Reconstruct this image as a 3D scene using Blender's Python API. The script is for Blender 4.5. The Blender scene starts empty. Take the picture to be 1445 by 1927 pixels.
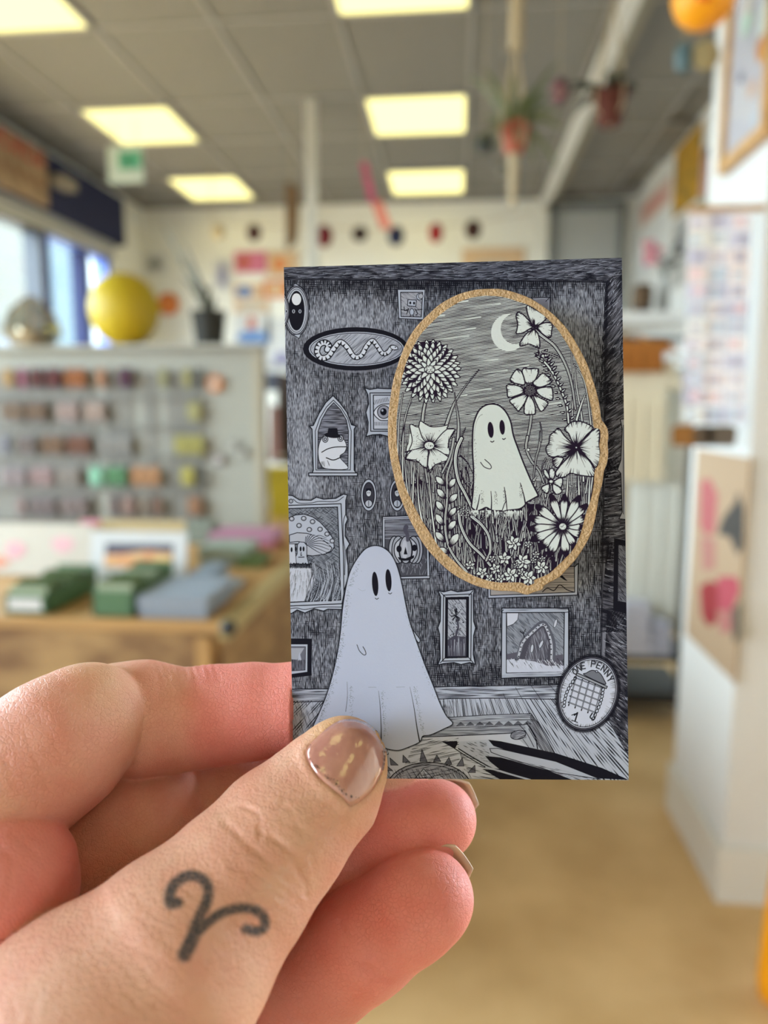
import bpy, math, random
import numpy as np
from mathutils import Matrix, Vector

# ---------------------------------------------------------------- camera, world, exposure
SC = bpy.context.scene
C = SC.collection
FPX, CX, CY = 1400.0, 722.5, 963.5                 # focal length and centre in pixels of the 1445 x 1927 frame
EYE = Vector((0.0, 0.0, 1.35))
PITCH, YAW = math.radians(-8.05), math.radians(5.6)
FWD = Vector((-math.sin(YAW)*math.cos(PITCH), math.cos(YAW)*math.cos(PITCH), math.sin(PITCH)))
RGT = Vector((math.cos(YAW), math.sin(YAW), 0.0))
UPV = RGT.cross(FWD)
cam = bpy.data.cameras.new('camera')
cam_o = bpy.data.objects.new('camera', cam); C.objects.link(cam_o)
cam_o.matrix_world = Matrix(((RGT.x, UPV.x, -FWD.x, EYE.x), (RGT.y, UPV.y, -FWD.y, EYE.y), (RGT.z, UPV.z, -FWD.z, EYE.z), (0, 0, 0, 1)))
cam.sensor_fit = 'VERTICAL'; cam.sensor_height = 36.0; cam.sensor_width = 27.0
cam.lens = 36.0 * FPX / 1927.0
cam.clip_start = 0.01; cam.clip_end = 200
cam.dof.use_dof = True; cam.dof.focus_distance = 0.119; cam.dof.aperture_fstop = 11.5
SC.camera = cam_o
SC.view_settings.view_transform = 'Standard'; SC.view_settings.look = 'None'
SC.view_settings.gamma = 1.0; SC.view_settings.use_curve_mapping = False
SC.view_settings.exposure = 0.9
SC.cycles.max_bounces = 8

world = bpy.data.worlds.new('sky'); SC.world = world; world.use_nodes = True
bg = world.node_tree.nodes['Background']
bg.inputs[0].default_value = (0.79, 0.90, 1.05, 1); bg.inputs[1].default_value = 11.0

LAMP = (1.0, 0.90, 0.37); LAMP_STRENGTH = 1.08

def portal(name, loc, rot, sx, sy):
    """marks a window opening for daylight sampling"""
    l = bpy.data.lights.new(name, 'AREA'); l.shape = 'RECTANGLE'; l.size = sx; l.size_y = sy; l.cycles.is_portal = True
    o = bpy.data.objects.new(name, l); C.objects.link(o); o.location = loc; o.rotation_euler = rot
portal('left_window_portal', (-2.96, 3.06, 1.76), (0, -math.pi/2, 0), 1.5, 5.7)
portal('side_window_portal', (-2.96, -1.35, 1.95), (0, -math.pi/2, 0), 1.2, 1.9)

def pix(x, y, Z):
    """point at camera depth Z (m) seen at pixel x, y of the frame"""
    return EYE + (FWD + RGT*((x-CX)/FPX) - UPV*((y-CY)/FPX)) * Z
def at(x, y, Y=None, z=None, X=None):
    """where the line of sight through a pixel meets the plane Y=, z= or X= of the room"""
    d = FWD + RGT*((x-CX)/FPX) - UPV*((y-CY)/FPX)
    t = (Y - EYE.y)/d.y if Y is not None else (z - EYE.z)/d.z if z is not None else (X - EYE.x)/d.x
    return EYE + d*t

# ---------------------------------------------------------------- helpers
def mat(name, col, rough=.6, var=0.0, scale=8.0, metal=0.0, bump=0.0, bscale=60.0, col2=None, stretch=(1, 1, 1), emit=0.0, sheen=0.0, coat=0.0):
    m = bpy.data.materials.new(name); m.use_nodes = True; nt = m.node_tree; b = nt.nodes['Principled BSDF']
    b.inputs['Base Color'].default_value = (*col, 1); b.inputs['Roughness'].default_value = rough; b.inputs['Metallic'].default_value = metal
    b.inputs['Coat Weight'].default_value = coat
    if emit: b.inputs['Emission Color'].default_value = (*col, 1); b.inputs['Emission Strength'].default_value = emit
    if var or col2 or bump:
        tc = nt.nodes.new('ShaderNodeTexCoord'); mp = nt.nodes.new('ShaderNodeMapping'); mp.inputs['Scale'].default_value = stretch
        nt.links.new(tc.outputs['Object'], mp.inputs[0])
    if var or col2:
        n = nt.nodes.new('ShaderNodeTexNoise'); n.inputs['Scale'].default_value = scale; n.inputs['Detail'].default_value = 5
        nt.links.new(mp.outputs[0], n.inputs['Vector'])
        r = nt.nodes.new('ShaderNodeValToRGB'); c2 = col2 or tuple(max(0, c*(1-var)) for c in col)
        r.color_ramp.elements[0].position = .35; r.color_ramp.elements[1].position = .65
        r.color_ramp.elements[0].color = (*c2, 1); r.color_ramp.elements[1].color = (*(col if col2 else tuple(min(1, c*(1+var*.5)) for c in col)), 1)
        nt.links.new(n.outputs['Fac'], r.inputs[0]); nt.links.new(r.outputs[0], b.inputs['Base Color'])
    if bump:
        n = nt.nodes.new('ShaderNodeTexNoise'); n.inputs['Scale'].default_value = bscale; nt.links.new(mp.outputs[0], n.inputs['Vector'])
        bp = nt.nodes.new('ShaderNodeBump'); bp.inputs['Strength'].default_value = bump; bp.inputs['Distance'].default_value = .002
        nt.links.new(n.outputs['Fac'], bp.inputs['Height']); nt.links.new(bp.outputs[0], b.inputs['Normal'])
    return m

class MB:
    """collects boxes, tubes, lathes, plates; build() links them as ONE mesh object"""
    def __init__(s): s.v = []; s.f = []
    def add(s, V, F):
        o = len(s.v); s.v += [tuple(p) for p in V]; s.f += [tuple(i+o for i in f) for f in F]; return s
    def box(s, x0, y0, z0, x1, y1, z1):
        V = [(x, y, z) for z in (z0, z1) for x, y in ((x0, y0), (x1, y0), (x1, y1), (x0, y1))]
        return s.add(V, [(3, 2, 1, 0), (4, 5, 6, 7), (0, 1, 5, 4), (1, 2, 6, 5), (2, 3, 7, 6), (3, 0, 4, 7)])
    def prism(s, P, d):
        """polygon P (3D points) extruded by vector d"""
        n = len(P); V = [Vector(p) for p in P]; V += [p + Vector(d) for p in V]
        return s.add(V, [tuple(range(n-1, -1, -1)), tuple(range(n, 2*n))] + [(i, (i+1) % n, n+(i+1) % n, n+i) for i in range(n)])
    def tube(s, P, r, n=8, r1=None, cap=True):
        P = [Vector(p) for p in P]; V = []; k = len(P); r1 = r if r1 is None else r1
        for i, p in enumerate(P):
            d = (P[min(i+1, k-1)] - P[max(i-1, 0)]).normalized(); a = d.orthogonal().normalized()
            if i: a = (pa - d*pa.dot(d)).normalized()
            pa = a; b = d.cross(a); q = r + (r1-r)*i/(k-1)
            V += [p + (a*math.cos(t) + b*math.sin(t))*q for t in [j*2*math.pi/n for j in range(n)]]
        F = [(i*n+j, i*n+(j+1) % n, (i+1)*n+(j+1) % n, (i+1)*n+j) for i in range(k-1) for j in range(n)]
        if cap: F += [tuple(range(n-1, -1, -1)), tuple(range((k-1)*n, k*n))]
        return s.add(V, F)
    def lathe(s, prof, c=(0, 0, 0), n=20, axis='Z'):
        V = []; c = Vector(c)
        for r, h in prof:
            for j in range(n):
                t = j*2*math.pi/n; q = (r*math.cos(t), r*math.sin(t), h)
                V.append(c + Vector(q if axis == 'Z' else (q[2], q[0], q[1]) if axis == 'X' else (q[0], q[2], q[1])))
        k = len(prof)
        F = [(i*n+j, i*n+(j+1) % n, (i+1)*n+(j+1) % n, (i+1)*n+j) for i in range(k-1) for j in range(n)] + [tuple(range(n-1, -1, -1)), tuple(range((k-1)*n, k*n))]
        return s.add(V, F)
    def ball(s, c, r, n=16, sq=(1, 1, 1)):
        k = n//2; prof = [(r*math.sin(math.pi*i/k) + 1e-5, -r*math.cos(math.pi*i/k)) for i in range(k+1)]
        o = len(s.v); s.lathe(prof, (0, 0, 0), n)
        for i in range(o, len(s.v)): p = s.v[i]; s.v[i] = (c[0]+p[0]*sq[0], c[1]+p[1]*sq[1], c[2]+p[2]*sq[2])
        return s
    def leaf(s, base, tip, w, droop=.0, n=5):
        """a thin folded leaf blade from base to tip"""
        a, b = Vector(base), Vector(tip); d = b - a; side = d.cross(Vector((0, .35, 1))).normalized(); V = []; F = []
        for i in range(n+1):
            t = i/n; p = a + d*t + Vector((0, 0, droop*4*t*(1-t))); ww = w*math.sin(math.pi*min(.97, t*.85+.12))*.5
            V += [p - side*ww, p + Vector((0, 0, -ww*.3)), p + side*ww]
        for i in range(n): o = 3*i; F += [(o, o+1, o+4, o+3), (o+1, o+2, o+5, o+4)]
        return s.add(V, F)
    def build(s, name, m, parent=None, smooth=False, label=None, cat=None, group=None, kind=None):
        me = bpy.data.meshes.new(name); V = np.array(s.v, float)
        org = (V.min(0) + V.max(0))/2; org[2] = V[:, 2].min()
        inv = Vector((0, 0, 0))
        if parent is not None: org = np.array(parent.matrix_basis.translation if parent.parent is None else parent['_org'], float)
        me.from_pydata([tuple(p) for p in (V - org)], [], s.f); me.update()
        if smooth:
            me.polygons.foreach_set('use_smooth', [True]*len(me.polygons))
        me.materials.append(m)
        o = bpy.data.objects.new(name, me); C.objects.link(o)
        if parent is None: o.location = org
        else: o.parent = parent
        o['_org'] = [float(v) for v in org]
        return tag(o, label, cat, group, kind)

def tag(o, label=None, cat=None, group=None, kind=None):
    if label: o['label'] = label
    if cat: o['category'] = cat
    if group: o['group'] = group
    if kind: o['kind'] = kind
    return o
def thing(name, loc, label, cat, group=None):
    o = bpy.data.objects.new(name, None); C.objects.link(o); o.location = Vector(loc); o.empty_display_size = .02
    o['_org'] = [float(v) for v in loc]
    return tag(o, label, cat, group)
# ---------------------------------------------------------------- setting
H = 3.08; LX, RX, FY, BY = -2.8, 1.45, 6.65, -4.2
m_wall = mat('wall_paint', (.84, .82, .74), .7, .04, 2)
m_wallw = mat('white_paint', (.66, .65, .62), .55, .03, 2)
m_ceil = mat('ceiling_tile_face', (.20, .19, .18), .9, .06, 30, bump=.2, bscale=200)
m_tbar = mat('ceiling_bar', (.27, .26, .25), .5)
m_floor = mat('floor_vinyl', (.66, .44, .21), .6, .12, 4, col2=(.52, .33, .14), bump=.1, bscale=80)
m_skirt = mat('skirting_gloss', (.66, .64, .58), .4)
m_navy = mat('navy_paint', (.016, .020, .065), .95)
m_dark = mat('dark_frame', (.012, .013, .022), .4)
m_black = mat('black_plastic', (.015, .014, .014), .45)
m_grey = mat('grey_metal', (.42, .42, .42), .4, metal=.3)
m_blue = mat('blue_frame', (.06, .12, .45), .35)
m_white = mat('white_plastic', (.75, .74, .70), .4)

MB().box(-9, BY, -.06, 6, 9, 0).build('floor', m_floor, kind='structure')
w = MB().box(LX-.15, FY, 0, RX+1.2, FY+.15, H+.2).build('wall_back', m_wall, kind='structure')
MB().box(RX, 2.44, 0, RX+.15, FY, H+.2).build('wall_right', m_wallw, kind='structure')
fw_ = MB().box(LX-.15, BY-.15, 0, 4.2, BY, H+.2); fw_.build('wall_front', m_wall, kind='structure')
MB().box(4.05, BY, 0, 4.2, 2.44, H+.2).build('wall_right_rear', m_wall, kind='structure')
# left wall: solid below the sill and above the windows, posts between
wl = MB().box(LX-.15, BY, 0, LX, FY, .95)
wl.box(LX-.15, BY, 2.58, LX, FY, H+.2); wl.box(LX-.15, 5.93, .95, LX, FY, 2.58); wl.box(LX-.15, BY, .95, LX, -2.3, 2.58); wl.box(LX-.15, -.4, .95, LX, .2, 2.58); wl.box(LX-.15, -2.3, .95, LX, -.4, 1.35)
wl.build('wall_left', m_wall, kind='structure')
# ceiling: slab, bars and lift-out tiles
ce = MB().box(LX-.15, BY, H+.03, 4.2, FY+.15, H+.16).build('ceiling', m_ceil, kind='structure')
T = .6
GX = sorted([-2.25 + .563*k for k in range(4)] + [.04 + T*k for k in range(7)])        # grid lines across the room
ROWS = [(3.56, 2.94), (5.05, 4.43), (6.40, 5.76), (2.1, 1.48), (.42, -.20), (-.8, -1.42), (-2.2, -2.82), (-3.5, -4.1)]
ys = sorted({round(v, 3) for r in ROWS for v in r})
LAMPX = (-2.25, -.561, 1.24)
tb = MB()
for y in ys + [FY-.01]: tb.box(LX, y-.012, H-.004, 4.1, y+.012, H+.012)
for x in GX: tb.box(x-.012, BY, H-.005, x+.012, FY, H+.011)
tb.build('ceiling_bars', m_tbar, ce)
tile_mesh = {}
yy = [BY] + ys + [FY]
def is_lamp(x, y): return any(abs(x-lx) < .07 for lx in LAMPX) and any(abs(y-min(r)) < .05 for r in ROWS)
GXl = [LX] + [x for x in GX if x > LX + .05]
for i, x in enumerate(GXl):
    x1 = GXl[i+1] if i+1 < len(GXl) else 4.1
    for j in range(len(yy)-1):
        y, y1 = yy[j], yy[j+1]
        if is_lamp(x, y) or y1 - y < .05: continue
        key = (round(x1-x, 2), round(y1-y, 2))
        if key not in tile_mesh:
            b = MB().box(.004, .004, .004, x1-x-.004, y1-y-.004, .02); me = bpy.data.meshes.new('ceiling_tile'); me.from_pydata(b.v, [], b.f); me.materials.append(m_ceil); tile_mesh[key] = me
        o = bpy.data.objects.new('ceiling_tile', tile_mesh[key]); C.objects.link(o); o.parent = ce
        o.location = Vector((x, y, H + .001*random.Random(i*40+j).random())) - Vector(ce['_org'])
# square ceiling lights
m_diff = bpy.data.materials.new('lamp_diffuser'); m_diff.use_nodes = True
nt = m_diff.node_tree; nt.nodes.clear(); e = nt.nodes.new('ShaderNodeEmission'); out = nt.nodes.new('ShaderNodeOutputMaterial')
e.inputs[0].default_value = (*LAMP, 1); e.inputs[1].default_value = LAMP_STRENGTH
nt.links.new(e.outputs[0], out.inputs[0])
LNAME = {(-2.25, 0): 'nearest square ceiling light at the upper left corner of the view', (-2.25, 1): 'square ceiling light in the left row, above the exit sign',
         (-2.25, 2): 'farthest square ceiling light of the left row, near the back wall', (-.561, 0): 'nearest square ceiling light of the middle row, cut by the top of the view',
         (-.561, 1): 'square ceiling light of the middle row, left of the hanging plant', (-.561, 2): 'farthest square ceiling light of the middle row, above the bunting'}
for lx in LAMPX:
    for k, (ya, yb) in enumerate(ROWS):
        if lx > 1 and k < 3: continue
        y0, y1 = min(ya, yb), max(ya, yb); x1 = lx + (T if lx > -1 else .563)
        t = thing('ceiling_light', ((lx+x1)/2, (y0+y1)/2, H-.02), LNAME.get((lx, k), 'square ceiling light overhead or behind the photographer, %s column, %s' % ({-2.25: 'left', -.561: 'middle', 1.24: 'right'}[lx], ['row level with the spider plant', 'row near the pillar', 'row before the back wall', 'first row behind the view', 'second row behind the view', 'third row behind the view', 'fourth row behind the view', 'last row by the shopfront'][k])), 'ceiling light', 'square ceiling lights')
        f = MB()
        for a in ((lx, y0, x1, y0+.02), (lx, y1-.02, x1, y1), (lx, y0, lx+.02, y1), (x1-.02, y0, x1, y1)): f.box(a[0], a[1], H-.014, a[2], a[3], H+.02)
        f.build('frame', m_tbar, t)
        MB().box(lx+.02, y0+.02, H-.006, x1-.02, y1-.02, H+.004).build('diffuser', m_diff, t)
# bulkhead beam across the right of the ceiling
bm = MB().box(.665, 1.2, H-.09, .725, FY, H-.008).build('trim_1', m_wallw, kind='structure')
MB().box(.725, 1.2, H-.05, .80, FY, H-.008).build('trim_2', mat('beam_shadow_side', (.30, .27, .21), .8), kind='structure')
# white end wall / pillar on the right with its skirting
pl = MB().box(.74, 1.97, 0, 1.75, 2.44, H).build('wall_partition', m_wallw, kind='structure')
sk = MB().box(.725, 1.955, 0, 1.75, 1.97, .16); sk.box(.725, 1.97, 0, .74, 2.455, .16); sk.build('baseboard_partition', m_skirt, kind='structure')
MB().box(LX, FY-.02, 0, RX, FY, .12).build('baseboard_back', m_skirt, kind='structure')
MB().box(RX-.02, 2.44, 0, RX, FY-.02, .12).build('baseboard_right', m_skirt, kind='structure')
# white post
px_ = at(586, 330, Y=4.46).x; MB().box(px_-.032, 4.44, 0, px_+.032, 4.49, H).build('trim_3', mat('post_paint', (.50, .48, .42), .7), kind='structure')
# grey roller-shuttered doorway in the back wall
dd = MB(); a = at(1040, 388, Y=FY-.02); b = at(1162, 700, Y=FY-.02)
dr = MB().box(a.x+.03, FY-.04, 0, b.x-.05, FY, a.z-.05).build('door_1', mat('roller_door', (.40, .41, .39), .5), kind='structure')
fr = MB().box(a.x-.03, FY-.08, 0, a.x+.03, FY, a.z); fr.box(b.x-.05, FY-.08, 0, b.x, FY, a.z); fr.box(a.x-.03, FY-.08, a.z-.05, b.x, FY, a.z+.02); fr.build('door_frame', mat('door_frame_grey', (.17, .18, .17), .5), dr)
for k in range(12):
    MB().box(a.x+.03, FY-.055, .1+k*.18, b.x-.05, FY-.038, .1+k*.18+.165).build('shutter_slat', dr.data.materials[0], dr)
# windows in the left wall
m_glass = bpy.data.materials.new('window_glass'); m_glass.use_nodes = True
nt = m_glass.node_tree; nt.nodes.clear(); out = nt.nodes.new('ShaderNodeOutputMaterial'); mx = nt.nodes.new('ShaderNodeMixShader')
tr = nt.nodes.new('ShaderNodeBsdfTransparent'); gl = nt.nodes.new('ShaderNodeBsdfGlossy'); gl.inputs['Roughness'].default_value = .02; mx.inputs[0].default_value = .08
tr.inputs[0].default_value = (.92, .97, .96, 1)
nt.links.new(tr.outputs[0], mx.inputs[1]); nt.links.new(gl.outputs[0], mx.inputs[2]); nt.links.new(mx.outputs[0], out.inputs[0])
for n, (y0, y1, mf) in enumerate(((.2, 4.96, m_dark), (4.96, 5.93, m_blue))):
    f = MB()
    for (ya, yb, za, zb) in ((y0, y0+.06, .95, 2.58), (y1-.06, y1, .95, 2.58), (y0, y1, .95, 1.02), (y0, y1, 2.50, 2.58)): f.box(LX-.10, ya, za, LX+.02, yb, zb)
    fo = f.build('window_%d' % (n+1), mf, kind='structure')
    MB().box(LX-.05, y0+.06, 1.02, LX-.042, y1-.06, 2.50).build('pane', m_glass, fo)
    if n == 1: MB().box(LX-.09, 5.50, 1.02, LX+.02, 5.56, 2.50).build('mullion', m_navy, fo)
MB().box(LX, 1.2, .93, LX+.12, 5.95, .96).build('trim_4', m_white, kind='structure')
MB().box(LX, 1.2, 2.52, LX+.05, 5.95, 2.64).build('trim_5', m_grey, kind='structure')
# navy fascia over the windows
MB().box(LX, 1.0, 2.64, LX+.10, 6.05, 3.0).build('trim_6', m_navy, kind='structure')
# building over the road seen through the windows
bl = thing('building', (-9, 10, 0), 'cream building across the street seen through the left windows', 'building')
MB().box(-10, 9, 0, -8.5, 30.0, 5.2).build('facade', mat('cream_render', (.050, .046, .034), .8), bl)
MB().box(-8.5, 15.1, 0, -8.4, 19.5, 5).build('shopfront', mat('pale_blue_cladding', (.011, .026, .032), .7), bl)
for k in range(2): MB().box(-8.5, 9.6+k*2.6, .6, -8.42, 11.4+k*2.6, 2.6).build('window', m_dark, bl)
MB().box(-30, -30, -.12, -2.95, 40, -.08).build('ground', mat('pavement', (.3, .3, .3), .9), kind='structure')
# ---------------------------------------------------------------- shop objects, far to near
R = random.Random(3)
def M_(name, srgb, rough=.6, g=.88, **k):
    l = tuple(((c/255+.055)/1.055)**2.4 if c > 10 else c/255/12.92 for c in srgb)
    return mat(name, tuple(min(.88, v*g) for v in l), rough, **k)
m_cream = M_('cream_paper', (222, 212, 195), g=.72); m_paper = M_('white_paper', (225, 224, 222), g=.8); m_oak = M_('pale_wood', (205, 160, 105), .5, var=.15, scale=20)
m_rope = M_('cotton_rope', (190, 172, 140), .9); m_leafd = M_('dark_leaf', (42, 50, 26), .7); m_leaf = M_('spider_plant_leaf', (98, 108, 62), .5); m_terra = M_('terracotta', (176, 92, 66), .7)
m_soil = M_('soil', (50, 36, 26), .9)

def flat_print(name, x0, y0, x1, y1, Y, m, label, cat='print', group=None, parts=(), th=.008, X=None):
    """paper or board hung against a wall facing the room (Y plane), given by its corners in the photo"""
    a, b = at(x0, y0, Y=Y), at(x1, y1, Y=Y)
    t = MB().box(a.x, Y, b.z, b.x, Y+th, a.z).build(name, m, label=label, cat=cat, group=group)
    for k, (pn, u0, v0, u1, v1, pm) in enumerate(parts):
        w, h = b.x-a.x, a.z-b.z
        blobp = [(a.x + w*((u0+u1)/2 + (u1-u0)/2*math.cos(q)*(1 + .12*math.sin(3*q+k))), Y-.002-.0005*k, a.z - h*((v0+v1)/2 + (v1-v0)/2*math.sin(q)*(1 + .1*math.cos(2*q+k)))) for q in [i/14*6.2832 for i in range(14)]]
        MB().prism(blobp, (0, .0018, 0)).build(pn, pm, t)
    return t
# prints pinned on the back wall
m_pink = M_('pink_ink', (215, 120, 150)); m_bluei = M_('blue_ink', (92, 132, 188)); m_orange = M_('orange_ink', (226, 130, 60)); m_peach = M_('peach_paper', (225, 190, 150)); m_rust = M_('rust_ink', (190, 90, 50))
m_lil = M_('lilac_ink', (150, 145, 175)); m_red = M_('red_ink', (190, 50, 60)); m_green = M_('green_ink', (90, 130, 80))
for nm, x0, y0, x1, y1, mm, lb, pt in (
    ('art_print', 440, 474, 502, 512, m_pink, 'pink banner print on the back wall above the other prints', (('motif', .1, .2, .5, .8, m_rust),)),
    ('art_print', 503, 474, 560, 520, m_peach, 'peach print on the back wall beside the pink banner', (('motif', .2, .2, .6, .8, m_orange),)),
    ('art_print', 402, 488, 434, 545, m_paper, 'white print with a dark figure left of the pink banner', (('motif', .25, .1, .8, .9, m_lil),)),
    ('art_print', 438, 535, 492, 562, m_peach, 'small peach print with a bright blue spot', (('motif', .1, .1, .7, .9, m_bluei),)),
    ('art_print', 495, 528, 560, 560, m_orange, 'orange print beside the blue spotted one', (('motif', .1, .1, .6, .9, m_peach),)),
    ('art_print', 440, 590, 510, 650, m_paper, 'pale blue and white seascape print low on the back wall', (('motif', .05, .5, .95, .95, m_bluei), ('motif', .35, .1, .6, .5, m_rust))),
    ('art_print', 440, 566, 505, 588, m_peach, 'narrow peach print above the seascape print', (('motif', .1, .1, .9, .9, m_cream),)),
    ('art_print', 272, 478, 312, 515, m_paper, 'white print with grey floral drawing right of the windows', (('motif', .2, .2, .8, .8, M_('grey_ink', (140, 140, 132))),)),
    ('art_print', 610, 540, 700, 620, m_paper, 'white print on the back wall hidden behind the held card', (('motif', .2, .2, .8, .8, m_pink),)),
    ('art_print', 870, 468, 985, 540, m_peach, 'wide peach print just above the card on the back wall', (('motif', .1, .3, .9, .9, m_cream),)),
    ('art_print', 500, 600, 560, 700, m_paper, 'white poster between the lemon panel and the card', (('motif', .2, .6, .8, .9, m_lil),))):
    flat_print(nm, x0, y0, x1, y1, FY-.02, mm, lb, 'print', 'prints on the back wall', pt)
MB().ball(at(316, 572, Y=FY-.036), .10, 16, (1, .35, 1)).build('paper_lantern', m_orange, smooth=True, label='small orange disc lantern just right of the big lemon', cat='lantern')
# bunting of small felt ornaments
gl = thing('bunting_cord', at(640, 415, Y=5.6), 'thin cord carrying dark round ornaments across the back wall', 'garland')
pts = [at(400, 418, Y=5.6), at(480, 425, Y=5.6), at(610, 428, Y=5.6), at(745, 432, Y=5.6), at(888, 420, Y=5.6), at(1000, 400, Y=5.6)]
MB().tube([Vector((pts[0].x, pts[0].y, H))] + pts + [Vector((pts[-1].x, pts[-1].y, H))], .003, 5).build('cord', m_rope, gl)
def cord_z(x):
    for p, q in zip(pts[:-1], pts[1:]):
        if p.x <= x <= q.x: return p.z + (q.z-p.z)*(x-p.x)/(q.x-p.x)
for x, y, rw, rh, col, lb in ((410, 436, 13, 14, (200, 180, 140), 'beige round ornament at the left end of the bunting'), (478, 438, 14, 16, (72, 40, 34), 'dark brown ornament second from the left on the bunting'),
    (610, 444, 16, 20, (112, 20, 34), 'dark crimson ornament right of the white post on the bunting'), (677, 440, 15, 14, (58, 42, 38), 'blackish brown ornament right of the crimson one'),
    (745, 444, 15, 18, (36, 44, 78), 'navy blue ornament on the bunting'), (820, 438, 13, 18, (165, 30, 36), 'bright red ornament on the bunting'), (890, 432, 15, 17, (66, 36, 30), 'brown ornament at the right end of the bunting')):
    c = at(x, y, Y=5.6); s = 5.6/FPX
    o = MB().ball((c.x, c.y, c.z), 1, 14, (rw*s, rw*s*.6, rh*s)); o.tube([(c.x, c.y, c.z+rh*s*.8), (c.x, c.y, max(cord_z(c.x), c.z+rh*s*.9))], .005, 5)
    o.build('ornament', M_('felt', col, .9), smooth=True, label=lb, cat='ornament', group='ornaments on the bunting')
# wooden hanging strip left of the post, pink and coral streamers
c = at(548, 400, Y=4.6); t = thing('driftwood_hanging', c, 'long brown wooden hanging left of the white post', 'wall hanging')
for k in range(4):
    a, b = at(540+k*6, 342+k*4, Y=4.6), at(541+k*5, 470-k*5, Y=4.6); MB().tube([a, (a+b)/2 + Vector((.006*(k % 2), 0, 0)), b], .012, 7).build('stick', M_('driftwood', (120, 92, 58), .8, var=.3), t)
MB().tube([at(548, 342, Y=4.6), Vector((at(548, 342, Y=4.6).x, at(548, 342, Y=4.6).y, H))], .002, 5).build('cord', m_rope, t)
for x0, y0, x1, y1, w, col, lb in ((684, 305, 702, 385, 13, (190, 78, 112), 'magenta ribbon streamer hanging from the ceiling'), (708, 378, 728, 432, 20, (238, 140, 118), 'coral ribbon streamer below the magenta one')):
    a, b = at(x0, y0, Y=4.4), at(x1, y1, Y=4.4); s = 4.4/FPX*w; mb = MB()
    for k in range(8):
        p, q = a.lerp(b, k/8), a.lerp(b, (k+1)/8); wv = .012*math.sin(k*1.3); wq = .012*math.sin((k+1)*1.3)
        mb.prism([(p.x-s/2, p.y+wv, p.z), (p.x+s/2, p.y+wv, p.z), (q.x+s/2, q.y+wq, q.z), (q.x-s/2, q.y+wq, q.z)], (0, .002, 0))
    mb.build('streamer', M_('streamer_paper', col), label=lb, cat='streamer')
MB().tube([at(684, 305, Y=4.4), (at(684, 305, Y=4.4).x, 4.4, H)], .002, 5).build('hanging_thread', m_rope, label='thin thread holding the magenta streamer', cat='thread')
# exit sign
c = at(238, 311, Y=4.6); t = thing('exit_sign', c, 'hanging green and white exit sign below the left ceiling lights', 'exit sign')
s = 4.6/FPX
MB().box(c.x-34*s, c.y-.015, c.z-30*s, c.x+32*s, c.y+.015, c.z+32*s).build('sign_board', M_('sign_face', (190, 205, 200)), t)
MB().box(c.x-12*s, c.y-.019, c.z-8*s, c.x+30*s, c.y-.015, c.z+22*s).build('green_panel', M_('sign_green', (86, 168, 140)), t)
rm = MB().ball((c.x+4*s, c.y-.021, c.z+12*s), 3.5*s, 8, (1, .2, 1)); rm.box(c.x+1*s, c.y-.022, c.z-2*s, c.x+7*s, c.y-.019, c.z+9*s); rm.box(c.x+6*s, c.y-.022, c.z-6*s, c.x+14*s, c.y-.019, c.z-2*s); rm.box(c.x-6*s, c.y-.022, c.z+4*s, c.x+2*s, c.y-.019, c.z+7*s)
rm.build('running_figure', M_('sign_dark_green', (26, 110, 70)), t)
for dx in (-20, 20): MB().tube([(c.x+dx*s, c.y, c.z+32*s), (c.x+dx*s, c.y, H)], .003, 5).build('hanging_rod', m_grey, t)
# wooden sign with red lettering on the navy fascia
a, b = at(-10, 262, X=LX+.11), at(88, 392, X=LX+.11)
t = MB().box(LX+.10, at(-60, 300, X=LX+.11).y, 2.64, LX+.125, b.y, 2.98).build('wooden_sign', M_('sign_wood', (168, 138, 108), .6, var=.2), label='wooden sign with red lettering above the left window', cat='sign')
y0 = at(-60, 300, X=LX+.11).y
for k in range(6):
    yy0 = y0 + (b.y-y0)*(.06+.155*k); L_ = MB().box(LX+.125, yy0, 2.86, LX+.13, yy0+.02, 2.96).box(LX+.125, yy0, 2.94, LX+.13, yy0+.075, 2.96)
    if k % 2: L_.box(LX+.125, yy0+.055, 2.86, LX+.13, yy0+.075, 2.96)
    else: L_.box(LX+.125, yy0, 2.86, LX+.13, yy0+.075, 2.88)
    L_.build('letter', M_('sign_red', (196, 70, 58)), t)
    MB().box(LX+.125, yy0, 2.73, LX+.13, yy0+.06, 2.79).build('small_letter', M_('sign_brown', (140, 96, 66)), t)
MB().box(LX+.1, at(92, 340, X=LX+.11).y, 2.80, LX+.2, at(122, 350, X=LX+.11).y, 2.86).build('shelf_bracket', M_('pale_bracket', (150, 140, 125)), label='pale bracket sticking out right of the wooden sign', cat='bracket')

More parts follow.
